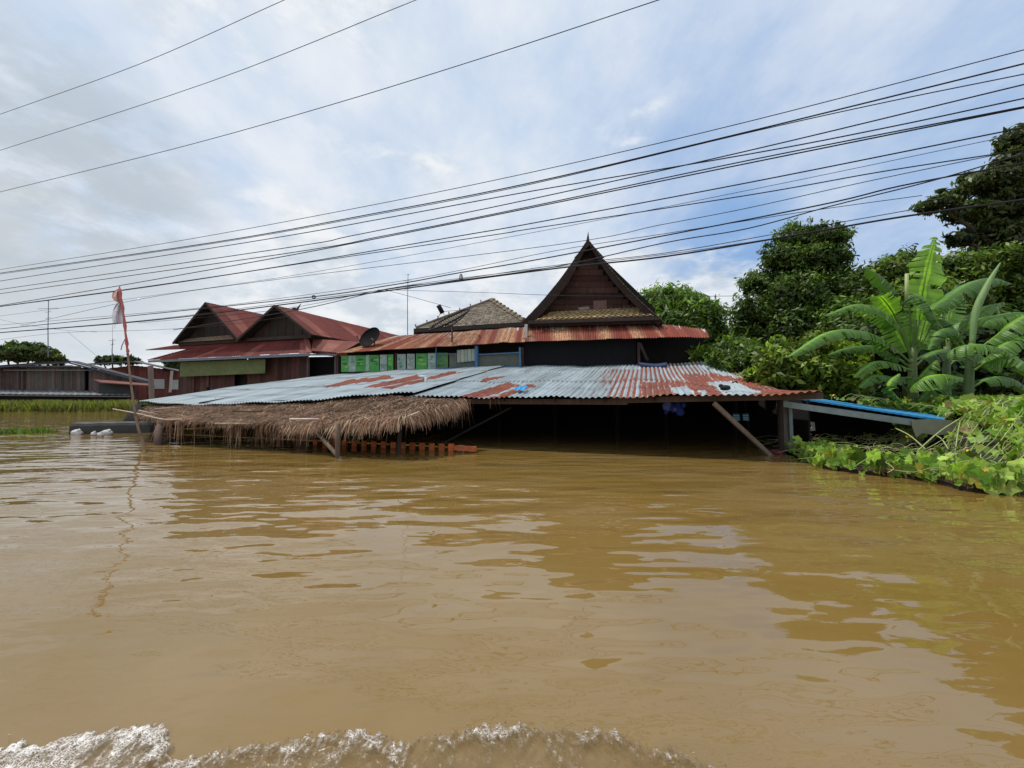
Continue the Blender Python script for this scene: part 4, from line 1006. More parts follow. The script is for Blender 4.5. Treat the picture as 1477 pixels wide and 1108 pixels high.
for k in range(7):
    p = hip_pt(k/7, 0)[0]; q = hip_pt(min(1, (k+1)/7), 0)[0]; m.tube([p+Z*.08, q+Z*.08], .09, vary((.19, .16, .12), .25), 6); m.bar(p+Z*.1, p+Z*.3-U*.04, .06, .05, (.16, .14, .10))
m.build('hip_tile', M['tile'], hr)
m = MB(); m.bar(F(597, 477, 22.7), F(760, 467.5, 22.7), .06, .26, (.055, .043, .038)); m.bar(F(597, 481, 22.9), F(760, 472, 22.9), .05, .2, (.03, .024, .022)); m.build('fascia', M['darkwood'], hr)
m = MB(); a, b_ = Fz(606, -.5, 23.4), Fz(752, -.5, 23.4)
for (p, q) in ((a, b_), (b_, b_+V*5), (a+V*5, a)):
    m.slab([p, q, q+Z*5.2, p+Z*5.2], V, .05, (.03, .02, .017))
m.build('wall', M['darkwood'], hr)

# ---------- left house with two red gables ----------
rh = thing('red_roof_house', 'wooden house with two gables and dark red tin roofs left of the shed', 'house', Fz(350, -.6, 21))
RED = (.115, .022, .016)
def redcol(base=RED, amt=.2):
    def f(t, s, ph, pj, P):
        k = ((pj*7919) % 17)/17.; v = 1+amt*(k-.5)*1.4+(.12 if k > .85 else 0)
        w = .5+.5*float(vnoise(P[0]*1.3, P[1]*1.3+P[2]*2, 8)); v *= .85+.3*w
        pale = .10 if (k > .78 and s < .8) else 0
        return tuple(base[i]*v+pale*(.5, .33, .25)[i] for i in range(3))
    return f
RY = 20.4
def rgable(ax, lx, rx, dep, front=.7, yo=RY, left=True):
    a, l, r = F(*ax, yo-.6)+V*.65, F(*lx, yo-.6)+V*.65, F(*rx, yo-.6)+V*.65
    sides = [(r, 1)]+([(l, -1)] if left else [])
    for p, s in sides:
        E = p-V*front+U*s*.05; R_ = a-V*front
        corr('roof', [(0, E), (1, E+V*(dep+front))] if s > 0 else [(0, E+V*(dep+front)), (1, E)], [(0, R_), (1, R_+V*(dep+front))] if s > 0 else [(0, R_+V*(dep+front)), (1, R_)], M['painted'], rh, .2, .013, 6, redcol(), panel=.8)
        m = MB(); m.bar(E-Z*.07, R_-Z*.07, .05, .15, (.045, .03, .027)); m.build('barge_board', M['darkwood'], rh)
        m = MB(); m.slab([E-Z*.05, R_-Z*.05, R_-Z*.05+V*(dep*.9), E-Z*.05+V*(dep*.9)], -Z, .03, (.02, .015, .013)); m.build('roof_lining', M['darkwood'], rh)
    m = MB()
    for q in range(9):
        t0, t1 = q/9, (q+1)/9; bw = .97
        lo0, lo1 = l.lerp(r, t0), l.lerp(r, t1-.008)
        def top(t): return (l.lerp(a, t*2) if t < .5 else a.lerp(r, (t-.5)*2))
        # heights come from the gable outline at the same fraction along the base
        def hgt(p):
            k = (p-l).dot(r-l)/(r-l).length_squared; ka = (a-l).dot(r-l)/(r-l).length_squared
            return l.lerp(a, k/ka) if k < ka else a.lerp(r, (k-ka)/(1-ka))
        h0, h1 = hgt(lo0), hgt(lo1)
        m.slab([lo0, lo1, Vector((lo1.x, lo1.y, h1.z-.05)), Vector((lo0.x, lo0.y, h0.z-.05))], V, .04, vary((.038, .028, .024), .45))
    m.build('gable_wall', M['wood'], rh)
rgable((297.5, 436), (251, 494.5), (343, 489), 5.0)
rgable((397, 440), (343, 490), (449, 482), 15.0, yo=RY-.1)
m = MB(); p = F(427, 447, 22.5); m.slab([p-U*.35, p+U*.1-Z*.1, p+U*.42+Z*.42, p+U*.05+Z*.12], V, .05, (.10, .03, .03)); m.slab([p-U*.5+Z*.12, p-U*.1-Z*.02, p+U*.2+Z*.1, p-U*.2+Z*.18], V, .04, (.07, .03, .03)); m.build('finial', M['darkwood'], rh)
for k in range(7):   # purlin ends under the left gable verge
    t = k/7+.05; p = F(297.5, 436, RY-.45).lerp(F(251, 494.5, RY-.45), t)-Z*.1; m = MB(); m.bar(p-U*.22, p+U*.3, .06, .06, (.07, .055, .05)); m.build('purlin', M['wood'], rh)
tiles('tile_strip', [F(256, 494.5, RY-.45), F(338, 489.5, RY-.45), F(333, 483.5, RY-.05), F(266, 489, RY-.05)], 12, 2, (.20, .135, .085), rh, False, None, .02, .2, 'wood')
m = MB(); m.bar(F(258, 497, RY-.3), F(345, 491.5, RY-.3), .06, .2, (.05, .03, .027)); m.bar(F(345, 491, RY-.25), F(449, 485, RY-.25), .06, .22, (.05, .036, .03)); m.build('fascia', M['darkwood'], rh)
# skirt roofs
SK = 19.4
corr('skirt_roof', [(0, F(211, 519.5, SK)), (1, F(446, 509.5, SK))], [(0, F(291, 498, RY-.1)), (1, F(442, 488.5, RY-.1))], M['painted'], rh, .2, .014, 6, redcol((.130, .030, .026), .3), panel=.8)
m = MB(); m.slab([F(210, 504.5, SK+.7), F(300, 502, SK+.7), F(338, 494.5, RY-.2), F(252, 498, RY-.2)], -Z, .05, (.13, .03, .026)); m.build('skirt_roof', M['painted'], rh)
ce = F(446, 509.5, SK); cb = F(442, 488.5, RY-.1)
corr('skirt_roof', [(0, ce), (1, ce+V*6.5)], [(0, cb), (1, cb+V*6.5)], M['painted'], rh, .2, .014, 6, redcol((.14, .034, .026), .35), panel=.8)
corr('skirt_roof', [(0, F(449, 506, SK)), (1, F(492, 509, SK))], [(0, F(452, 489, RY)), (1, F(520, 493, RY+.6))], M['painted'], rh, .15, .014, 5, redcol((.16, .045, .033), .35), panel=.6)
m = MB(); m.bar(ce+Z*.03, cb+Z*.04, .28, .05, (.25, .09, .07)); m.build('hip_cap', M['painted'], rh)
m = MB(); m.bar(F(214, 521.5, SK), F(447, 511.5, SK), .04, .17, (.17, .19, .23)); m.bar(ce-Z*.1, F(486, 512, SK+.2), .04, .10, (.14, .15, .18)); m.build('gutter_board', M['plain'], rh)
m = MB()
wl, wr = 257, 444; n_ = 30
for k in range(n_):
    a, b_ = wl+(wr-wl)*k/n_, wl+(wr-wl)*(k+1)/n_-.25
    if 338 < (a+b_)/2 < 355: continue
    A_, B_ = Fz(a, -.4, 20.3+random.uniform(0, .02)), Fz(b_, -.4, 20.3); m.slab([A_, B_, B_+Z*4.6, A_+Z*4.6], V, .04, vary((.072, .032, .027), .4))
a, b_ = Fz(338, -.4, 20.7), Fz(355, -.4, 20.7); m.slab([a, b_, b_+Z*4.6, a+Z*4.6], V, .04, (.01, .008, .008))  # near-black sheet stands in for the unlit inside of the open door
a = Fz(258, -.4, 20.3); m.slab([a, a+V*6, a+V*6+Z*4.6, a+Z*4.6], U, .04, (.05, .025, .02)); a = Fz(446, -.4, 20.9); b_ = Fz(500, -.4, 21.4); m.slab([a, b_, b_+Z*4.5, a+Z*4.5], V, .04, (.008, .007, .007))  # last sheet painted near black for the shade in the open right bay
m.build('wall', M['wood'], rh)
for px in (444, 484):
    m = MB(); m.bar(Fz(px, -.4, 20.1), Fz(px, 4.0, 20.1), .13, .13, (.12, .085, .075)); m.build('post', M['wood'], rh)
m = MB(); m.bar(Fz(279, 1.5, 20.24), Fz(279, 3.3, 20.24), .08, .05, (.12, .06, .05)); m.bar(Fz(300, 2.2, 20.24), Fz(300, 3.0, 20.24), .1, .05, (.14, .08, .07)); m.build('batten', M['wood'], rh)
gc = [F(260, 522.5, 19.8), F(383, 518, 19.8), F(383, 538.5, 19.8), F(259, 543.5, 19.8)]
m = MB()
for i in range(16):
    for j in range(4):
        def q(i, j): return gc[0].lerp(gc[1], i/16).lerp(gc[3].lerp(gc[2], i/16), j/4)-V*.04*math.sin(i*1.3)*j/4
        m.face([q(i, j+1), q(i+1, j+1), q(i+1, j), q(i, j)], vary((.135, .165, .07), .06))
tag(m.build('canvas_blind', M['cloth'], None, True), 'olive green canvas blind hanging under the red skirt roof', 'blind')

# ---------- far houses at the left ----------
def plank_front(m, a, b, z0, za, zb, n, col, yo):
    for k in range(n):
        p, q = a+(b-a)*k/n, a+(b-a)*(k+1)/n-.1
        A_, B_ = Fz(p, z0, yo), Fz(q, z0, yo); m.slab([A_, B_, Vector((B_.x, B_.y, za+(zb-za)*(k+1)/n)), Vector((A_.x, A_.y, za+(zb-za)*k/n))], V, .08, vary(col, .35))
def Wf(px, py, Y=46): return W(px, py, Y)
fh = thing('far_wooden_house', 'long low wooden house with a shallow grey tin gable at the far left', 'house', Wf(60, 590))
m = MB()
for k in range(44):
    xa, xb = -70+k*6, -70+(k+1)*6-.3
    if 120 < (xa+xb)/2 < 130: continue
    top = 527 if xa < 100 else 527+(xa-100)*.22
    m.slab([Wf(xa, 575, 46), Wf(xb, 575, 46), Wf(xb, top, 46), Wf(xa, top, 46)], (0, 1, 0), .1, vary((.115, .088, .076) if xa > 32 else (.08, .05, .043), .35))
m.slab([Wf(110, 575, 46.6), Wf(140, 575, 46.6), Wf(140, 530, 46.6), Wf(110, 530, 46.6)], (0, 1, 0), .1, (.01, .01, .01))
m.build('wall', M['wood'], fh)
for (a, b_) in (((-75, 533), (97, 521)), ((97, 521), (213, 551))):
    m = MB(); p, q = Wf(*a, 45), Wf(*b_, 45)
    n_ = 14
    for k in range(n_):
        m.slab([p.lerp(q, k/n_), p.lerp(q, (k+1)/n_-.002), p.lerp(q, (k+1)/n_-.002)+Vector((-1.2, 2.2, .12)), p.lerp(q, k/n_)+Vector((-1.2, 2.2, .12))], (0, 0, 1), .08, vary((.05, .05, .055) if a[0] > 0 or k > 9 else (.08, .05, .045), .18))
    m.build('roof', M['painted'], fh)
m = MB(); m.bar(Wf(-75, 534.5, 44.9), Wf(97, 522.7, 44.9), .06, .16, (.055, .065, .09)); m.bar(Wf(97, 522.7, 44.9), Wf(213, 552.5, 44.9), .06, .16, (.045, .06, .09)); m.build('fascia', M['plain'], fh)
m = MB()
for (xa, ya, xb, yb) in ((28, 529, 120, 528.5), (5, 534, 135, 534)): m.bar(Wf(xa, ya, 45.4), Wf(xb, yb, 45.4), .06, .10, (.18, .18, .18))
for px in (26, 32, 79, 88, 104): m.bar(Wf(px, 562, 45.7), Wf(px, 533, 45.7), .12, .12, (.13, .10, .085))
m.build('frame', M['wood'], fh)
m = MB(); p, q = Wf(130, 545, 43.5), Wf(212, 556, 43.5); r_ = Wf(140, 551, 43); s_ = Wf(206, 557, 42)
m.slab([Wf(130, 545.5, 45.5), Wf(208, 552, 45.5), Wf(224, 556.5, 43), Wf(146, 551.5, 43)], (0, 0, -1), .1, (.16, .065, .055)); m.build('porch_roof', M['painted'], fh)
m = MB(); m.slab([Wf(142, 574, 44), Wf(190, 574, 44), Wf(190, 556, 44), Wf(142, 553, 44)], (0, 1, 0), .1, (.05, .048, .045)); m.build('porch_wall', M['wood'], fh)
m = MB(); n_ = 60
a0, a1, b1, b0 = Wf(-80, 568, 43), Wf(188, 570.5, 43), Wf(182, 565, 45.8), Wf(-80, 561.5, 45.8)
for k in range(n_):
    t, t2 = k/n_, (k+1)/n_; d = Z*(.05 if k % 2 else 0); m.face([a0.lerp(a1, t)+d, a0.lerp(a1, t2)+Z*.05-d, b0.lerp(b1, t2)+Z*.05-d, b0.lerp(b1, t)+d], vary((.15, .16, .17), .15))
m.build('veranda_roof', M['painted'], fh)
m = MB(); m.bar(a0-Z*.12, a1-Z*.12, .06, .12, (.17, .16, .14)); m.slab([Wf(-80, 592, 44.5), Wf(185, 592, 44.5), Wf(185, 569, 44.5), Wf(-80, 569, 44.5)], (0, 1, 0), .1, (.05, .03, .025)); m.build('veranda_base', M['wood'], fh)
f2 = thing('far_red_house', 'reddish timber house with a white wall strip, between the far house and the red gables', 'house', W(205, 590, 54))
m = MB()
for k in range(22):
    xa, xb = 128+k*6, 128+(k+1)*6-.3; top = 527+abs(xa-190)*.12
    m.slab([W(xa, 585, 54), W(xb, 585, 54), W(xb, top, 54), W(xa, top, 54)], (0, 1, 0), .08, vary((.14, .045, .04), .3))
m.build('wall', M['wood'], f2)
m = MB(); m.slab([W(222, 561, 53.9), W(237, 561, 53.9), W(237, 547, 53.9), W(222, 547, 53.9)], (0, 1, 0), .05, (.42, .44, .44)); m.slab([W(247, 562, 53.9), W(257, 562, 53.9), W(257, 548, 53.9), W(247, 548, 53.9)], (0, 1, 0), .05, (.42, .44, .44)); m.build('white_wall', M['plain'], f2)
m = MB()
for (a, b_) in (((120, 526), (192, 522)), ((192, 522), (262, 537))):
    p, q = W(*a, 52.5), W(*b_, 52.5); m.slab([p, q, q+Vector((-1, 2, .15)), p+Vector((-1, 2, .15))], (0, 0, 1), .12, (.12, .12, .125))
m.build('roof', M['painted'], f2)
m = MB(); m.bar(W(219, 578, 36), W(217, 528, 36), .3, .3, (.2, .15, .13)); m.build('post', M['wood'], f2); m = MB(); m.bar(W(245, 566, 52), W(248, 535, 52), .25, .2, (.36, .33, .32)); m.build('post', M['wood'], f2)

# ---------- flooded grass bank, hyacinth ----------
def tufts(name, label, cat, n, area, hmin, hmax, w, col, kind='stuff', broad=False):
    vs, fs, cs = [], [], []
    for k in range(n):
        x, y = area(); h = random.uniform(hmin, hmax); a = random.uniform(0, 6.28); lean = random.uniform(.1, .6)*h
        dx, dy = math.cos(a), math.sin(a); ww = w*random.uniform(.6, 1.3); i = len(vs)
        vs += [(x-dy*ww, y+dx*ww, -.02), (x+dy*ww, y-dx*ww, -.02), (x+dx*lean*.5+dy*ww*.8, y+dy*lean*.5-dx*ww*.8, h*.6), (x+dx*lean, y+dy*lean, h), (x+dx*lean*.5-dy*ww*.8, y+dy*lean*.5+dx*ww*.8, h*.6)]
        fs.append((i, i+1, i+2, i+3, i+4)); c = vary(col, .35); cs.append((*c, 1))
    return tag(link_mesh(name, np.array(vs), fs, M['leaf'], None, np.array(cs), 'FACE'), label, cat, None, kind)
def bank():
    px = random.uniform(-120, 200); Y = random.uniform(38.5, 43); return ((px-CX)/FPX*Y, Y+1.2*math.sin(px*.05))
tufts('bank_grass', 'bright green grass and weeds standing in the flood before the far houses', 'grass', 12000, bank, .2, 1.25, .09, (.25, .26, .07))
def bank2():
    px = random.uniform(200, 262); Y = random.uniform(27, 34); return ((px-CX)/FPX*Y, Y)
tufts('weed_patch', 'dark weeds between the far houses and the shed end', 'grass', 2500, bank2, .3, 1.1, .09, (.07, .12, .03))
c_ = G(30, 625)
for k, (dx, dy, l, s) in enumerate(((-.45, 0, 'floating clump of water hyacinth, larger left one', .28), (.45, .25, 'floating clump of water hyacinth, smaller right one', .22))):
    cc_ = c_+Vector((dx, dy, 0))
    o = tufts('water_hyacinth', l+', near the left edge', 'water plant', 170, lambda: (cc_.x+random.gauss(0, s*.8), cc_.y+random.gauss(0, s*.7)), .06, .24, .05, (.16, .24, .04), None)
    o['group'] = 'water hyacinth clumps'

# ---------- lean-to and vine at the right ----------
lt = thing('lean_to', 'low lean-to with grey beam and blue sheet roof at the right end of the shed', 'lean-to', Fz(1130, 0, 13))
m = MB(); m.bar(Fz(1129, -.4, 13), Fz(1128, 1.42, 13), .21, .12, (.17, .145, .12), jit=.004); m.build('post', M['wood'], lt)
m = MB(); m.bar(Fz(1140, .1, 12.9), Fz(1139, 1.3, 12.9), .08, .06, (.20, .24, .26)); m.build('metal_post', M['metal'], lt)
m = MB(); m.bar(F(1120, 581.5, 12.7), F(1317, 609.5, 12.7), .06, .155, (.25, .29, .29)); m.build('fascia', M['metal'], lt)
m = MB(); m.bar(F(1126, 643, 12.6), F(1158, 647, 12.2), .05, .05, (.13, .12, .12)); m.build('rail', M['wood'], lt)
m = MB()
p = [F(1152, 574, 12.95), F(1363, 606, 12.7), F(1363, 601, 14.0), F(1160, 572, 14.4)]
n_ = 40
for k in range(n_):
    t, t2 = k/n_, (k+1)/n_; z0, z1 = (.008, 0) if k % 2 else (0, .008)
    f0, f1 = p[0].lerp(p[1], t)+Z*z0, p[0].lerp(p[1], t2)+Z*z1; g0_, g1_ = p[3].lerp(p[2], t)+Z*z0, p[3].lerp(p[2], t2)+Z*z1
    m.face([f0, f1, g1_, g0_], (.035, .24, .48)); m.face([f0-Z*.045, f1-Z*.045, f1, f0], (.04, .28, .55))
m.build('roof', M['plain'], lt)
m = MB()
a, b_ = Fz(1120, -.4, 16.5), Fz(1500, -.4, 15.5); m.slab([a, b_, b_+Z*1.45, a+Z*2.0], V, .05, (.008, .008, .007))  # back wall near black, standing in for the darkness under the lean-to
a, b_ = F(1155, 577, 13.3), F(1365, 611, 13.0); c1_, d1_ = Fz(1365, 1.1, 15.4), Fz(1150, 1.5, 16.2); m.slab([a-Z*.04, b_-Z*.04, c1_-Z*.05, d1_-Z*.05], -Z, .03, (.03, .03, .03))
m.build('wall', M['darkwood'], lt)
m = MB(); q = [(1316, 606), (1340, 605), (1372, 606), (1385, 611), (1383, 633), (1372, 626), (1350, 628), (1330, 625), (1322, 631), (1317, 618)]
m.slab([F(x, y, 12.6) for x, y in q], V, .02, (.26, .26, .19)); tag(m.build('cloth_sack', M['cloth']), 'faded cream sack hanging below the end of the grey beam', 'sack')
m = MB(); m.slab([F(1167, 608, 14), F(1175, 609, 14), F(1176, 621, 14), F(1168, 622, 14), F(1171, 615, 14)], V, .03, (.5, .5, .48)); tag(m.build('paper_scrap', M['plain']), 'white torn paper on the dark back of the lean-to', 'paper')
m = MB()
for k in range(8): m.sphere(G(1118+random.uniform(-4, 8), 656)+Z*random.uniform(0, .1), .07, random.choice(((.14, .03, .04), (.18, .05, .07))), 8, 6, (1, 1, .7), .2)
tag(m.build('red_rag', M['cloth'], None, True), 'dark red rag caught at the foot of the sloping brace', 'rag')

edge_px = [(1138, 646), (1158, 657), (1190, 670), (1245, 677), (1300, 681), (1350, 689), (1395, 700), (1440, 703), (1500, 703), (1600, 700)]
EW = [G(x, y, .10) for x, y in edge_px]
def vine_h(x, y):
    return .16+1.08*float(sstep(9.2, 10.3, x-.55*(y-8.2)))
raft = thing('sunken_platform', 'half sunken wooden platform edge hidden under the pumpkin vine', 'platform', EW[3])
m = MB()
for a, b_ in zip(EW[:-1], EW[1:]):
    m.bar(a, b_, .04, .05, vary((.09, .055, .038), .25)); 
m.build('edge_board', M['wood'], raft)
m = MB()
for i in range(len(EW)-1):
    for k in range(4):
        a, b_ = EW[i]+Vector((.25, .75, 0))*k*.9, EW[i+1]+Vector((.25, .75, 0))*k*.9; a2, b2 = a+Vector((.25, .75, 0))*.9, b_+Vector((.25, .75, 0))*.9
        def zf(p, kk): return Vector((p.x, p.y, (-.02 if kk == 0 else vine_h(p.x, p.y)*.8-.1)))
        m.face([zf(a, k), zf(b_, k), zf(b2, k+1), zf(a2, k+1)], (.035, .04, .018))
    m.face([EW[i]-Z*.5, EW[i+1]-Z*.5, EW[i+1]-Z*.02, EW[i]-Z*.02], (.03, .02, .015))
m.build('deck', M['darkwood'], raft)
m = MB()
for k in range(6): m.sphere(G(1180+k*5, 668)-Z*.02+Vector((.1, .3, 0)), .16, (.03, .018, .018), 8, 6, (1, 1, .8), .3)
m.build('roots', M['bark'], raft, True)
vine = thing('pumpkin_vine', 'sprawling pumpkin vine with pale green leaves and yellow flowers over the platform', 'vine', EW[5])
def in_region(x, y):
    pts = [(p.x, p.y) for p in EW]+[(15.5, 12.0), (9.0, 13.2)]
    return inpoly(x, y, pts)
lv, lf, lcn = [], [], []
def lobed(c, n, r, col, rot):
    n = n.normalized(); a = n.cross(Vector((math.cos(rot), math.sin(rot), .1))).normalized(); b = n.cross(a); K = 11; i = len(lv)
    cup = random.uniform(-.25, .45)
    lv.append(tuple(c-n*r*.1))
    for k in range(K):
        t = 2*math.pi*(k+.5)/K*.93+.23; rr = r*(1 if k % 2 else .74)*random.uniform(.85, 1.12)
        lv.append(tuple(c+(a*math.cos(t)+b*math.sin(t))*rr+n*(cup*r*random.uniform(.3, 1))))
    for k in range(K-1): lf.append((i, i+1+k, i+2+k)); lcn.append((*tuple(x*random.uniform(.88, 1.12) for x in col), 1))
def vcol():
    k = random.random()
    f0 = random.choice((.35, .7, .95, 1.15, 1.3))
    if random.random() < .03: return vary((.26, .18, .07), .3)
    return vary(tuple(x*f0 for x in (.33, .50, .06)) if k < .5 else (.20, .36, .05) if k < .75 else (.46, .58, .12) if k < .93 else (.48, .40, .06), .2)
cnt = 0
while cnt < 2300:
    x = random.uniform(7.0, 15); y = random.uniform(6.0, 12.8)
    if not in_region(x, y): continue
    de = min((Vector((x, y))-p.xy).length for p in [EW[i].lerp(EW[i+1], t) for i in range(len(EW)-1) for t in (0, .33, .66)])
    hump = vine_h(x, y)
    if hump < .5 and de > .75 and random.random() < .93: continue
    if y+T19*x > 12.4 and x < 10.8: continue
    z = hump*(1 if de > .5 else .45+.9*de)+random.uniform(-.08, .20)
    n_ = Vector((random.gauss(-.2, .8), random.gauss(-.5, .7), random.uniform(.1, 1.1)))
    lobed(Vector((x, y, max(.03, z))), n_, random.choice((.05, .07, .09, .12, .15, .17)), vcol(), random.uniform(0, 6.28)); cnt += 1
for k in range(420):      # leaves hanging over the edge board
    i = random.randrange(len(EW)-1); p = EW[i].lerp(EW[i+1], random.random()); k2 = float(vnoise(p.x*6, p.y*6, 3))
    if random.random() > k2*1.5: continue
    lobed(p+Vector((random.uniform(-.1, .1), random.uniform(-.12, .1), random.uniform(-.05, .30))), Vector((random.gauss(-.3, .7), -1, random.uniform(-.2, .6))), random.uniform(.05, .15), vcol(), random.uniform(0, 6.28))
for k in range(170):      # along the top of the blue sheet
    t = random.random()**.8; p = F(1205+t*170, 576+t*24, 14.2)+Z*random.uniform(-.02, .16)*(.3+t)
    if random.random() > .2+t: continue
    lobed(p, Vector((random.gauss(0, .4), random.gauss(-.6, .3), .8)), random.uniform(.06, .13), vcol(), random.uniform(0, 6.28))
link_mesh('foliage', np.array(lv), lf, M['vleaf'], vine, np.array(lcn), 'FACE')
m = MB(); cnt = 0
while cnt < 400:
    x = random.uniform(7.2, 13.5); y = random.uniform(6.2, 12)
    if not in_region(x, y): continue
    cnt += 1
    if vine_h(x, y) < .4 and random.random() < .6: continue
    a = random.gauss(2.6, .7); ln = random.uniform(.4, 1.3); pts = []
    for q in range(6):
        t = q/5; xx, yy = x+math.cos(a)*ln*t, y+math.sin(a)*ln*t*.6; pts.append(Vector((xx, yy, max(.05, vine_h(xx, yy)*(1 if in_region(xx, yy) else .6)+.07+.14*math.sin(t*math.pi)*random.uniform(.2, 1.3)))))
        a += random.gauss(0, .35)
    m.tube(catmull(pts, 2), random.choice((.004, .006, .009)), vary(random.choice(((.30, .37, .12), (.36, .40, .18), (.24, .32, .09), (.42, .36, .2))), .2), 5)
for (pa, pb) in (((1388, 602), (1322, 652)), ((1386, 604), (1378, 650)), ((1350, 628), (1368, 648)), ((1292, 618), (1335, 648))):
    p0, p1 = F(*pa, 12.4), F(*pb, 11.4); m.tube(catmull([p0, p0.lerp(p1, .5)+Z*.06, p1], 4), .014, (.30, .36, .14), 5)
for k in range(14):
    t = random.random(); p0 = F(1210+t*150, 575+t*23, 13.8); m.tube(catmull([p0, p0+U*.2+Z*.14, p0+U*.45+Z*.03], 4), .01, (.3, .38, .12), 5)
m.build('runner', M['stem'], vine, True)
for (px, py, Y0) in ((1197, 572, 14), (1254, 579, 13.8), (1276, 578, 13.8), (1308, 579, 13.8), (1424, 599, 11.8), (1305, 632, 12), (1383, 652, 10.6), (1390, 678, 9.6), (1418, 696, 9.2), (1427, 690, 9.3), (1205, 652, 12.4), (1445, 640, 10.4)):
    m = MB(); p = F(px, py, Y0)-V*.1; r = .07 if px < 1410 else .09
    for q in range(5):
        a = q*1.257+random.random(); d = Vector((math.cos(a), math.sin(a)*.6-.3, .7)); s_ = Vector((-math.sin(a), math.cos(a), 0))
        m.face([p, p+d*r*.6+s_*r*.45, p+d*r*1.3, p+d*r*.6-s_*r*.45], (.72, .42, .015))
    m.tube([p-Z*.08, p], .012, (.25, .35, .1), 5); m.build('flower', M['petal'], vine)
m = MB(); c4 = [F(1420, 582, 13), F(1468, 581, 13), F(1472, 600, 12.2), F(1428, 604, 12.2)]
for i in range(6):
    for j in range(4):
        def q(i, j): return c4[0].lerp(c4[1], i/6).lerp(c4[3].lerp(c4[2], i/6), j/4)+Z*.05*math.sin(i*1.9+j*1.2)
        m.face([q(i, j+1), q(i+1, j+1), q(i+1, j), q(i, j)], (.24, .30, .34))
tag(m.build('grey_sheet', M['cloth'], None, True), 'crumpled blue grey sheet lying on the vine heap below the banana plants', 'plastic sheet')

# ---------- dishes and aerials ----------
def dish(c, axis, R, depth, rings, spokes, col, solid, root, name='dish'):
    ax = Vector(axis).normalized(); a = ax.cross(Z).normalized(); b = ax.cross(a)
    def P(r, t): return c+(a*math.cos(t)+b*math.sin(t))*r*R+ax*depth*(r*r-1)
    m = MB()
    if solid:
        for i in range(rings):
            for j in range(28):
                t0, t1 = j/28*6.2832, (j+1)/28*6.2832; r0, r1 = i/rings, (i+1)/rings
                m.face([P(r0, t0), P(r1, t0), P(r1, t1), P(r0, t1)], col)
        m.tube([P(1, j/28*6.2832) for j in range(29)], .018, col, 5, False)
    else:
        for i in range(1, rings+1): m.tube([P(i/rings, j/36*6.2832) for j in range(37)], .05 if i == rings else .008, col, 5, False)
        for j in range(spokes): m.tube([P(k/6, j/spokes*6.2832) for k in range(7)], .026 if j % 4 == 0 else .005, col, 4)
    m.build(name, M['black'], root, solid)
    return ax, a, b, P
BK = (.006, .006, .008)
d1 = thing('satellite_dish', 'solid black satellite dish on the rusty skirt roof beside the red roof', 'satellite dish', F(540, 503, 19.9))
c = F(533, 486, 20.3); ax, a, b, P = dish(c, (-.32, -.72, .42), .70, .16, 6, 0, BK, True, d1)
m = MB(); m.tube([c-ax*.16, F(540, 492, 20.3), F(540.5, 504, 20.3)], .04, (.09, .045, .035), 8); m.build('mast', M['metal'], d1)
m = MB(); m.tube([P(1, 1.6), F(519, 492, 19.7), F(515, 486, 19.7)], .02, BK, 6); m.sphere(F(515, 485, 19.7), .05, BK); m.build('receiver_arm', M['metal'], d1)
d2 = thing('satellite_dish', 'large see-through mesh satellite dish with black receiver in front of the clay roof', 'satellite dish', F(652, 494, 19.8))
c = F(648, 461, 20.0); ax, a, b, P = dish(c, (-.42, -.35, .84), 1.22, .34, 9, 12, (.03, .03, .032), False, d2)
f_ = c+ax*.50-U*.2
m = MB(); m.tube([c-ax*.36, F(652, 478, 20), F(652, 495, 20)], .045, (.06, .04, .035), 8); m.build('mast', M['metal'], d2)
m = MB()
for k in range(3): m.tube([P(1, .5+k*2.094), f_], .014, BK, 5)
m.build('strut', M['metal'], d2)
m = MB(); m.tube([f_-ax*.10, f_+ax*.38], .13, BK, 12); m.build('receiver', M['metal'], d2, True)
def yagi(name, label, px, y0, y1, Y, rods):
    r = thing(name, label, 'aerial', W(px, y1, Y))
    m = MB(); m.tube([W(px, y1, Y), W(px-.3, (y0+y1)/2, Y), W(px+.6, y0, Y)], [.032*Y/28, .026*Y/28, .02*Y/28], (.16, .17, .19), 6); m.build('mast', M['metal'], r)
    m = MB()
    for (dy, l, rr) in rods: m.tube([W(px-l, y0+dy+.5, Y), W(px+l, y0+dy-.5, Y)], .016*Y/28, (.22, .23, .25), 4)
    m.build('rod', M['metal'], r)
yagi('tv_aerial', 'tall thin television aerial behind the rusty roof in the middle', 588, 395, 484, 27, [(1, 3, 0), (10, 6, 0), (13, 3, 0), (19, 4, 0), (22, 5, 0)])
yagi('tv_aerial', 'tall television aerial with long cross rods over the far left house', 69.5, 433, 515, 47, [(1, 1.5, 0), (12, 15, 0), (17, 4, 0), (26, 4, 0)])
yagi('tv_aerial', 'short aerial above the second far house', 162, 488, 522, 52, [(3, 5, 0), (9, 3, 0)])

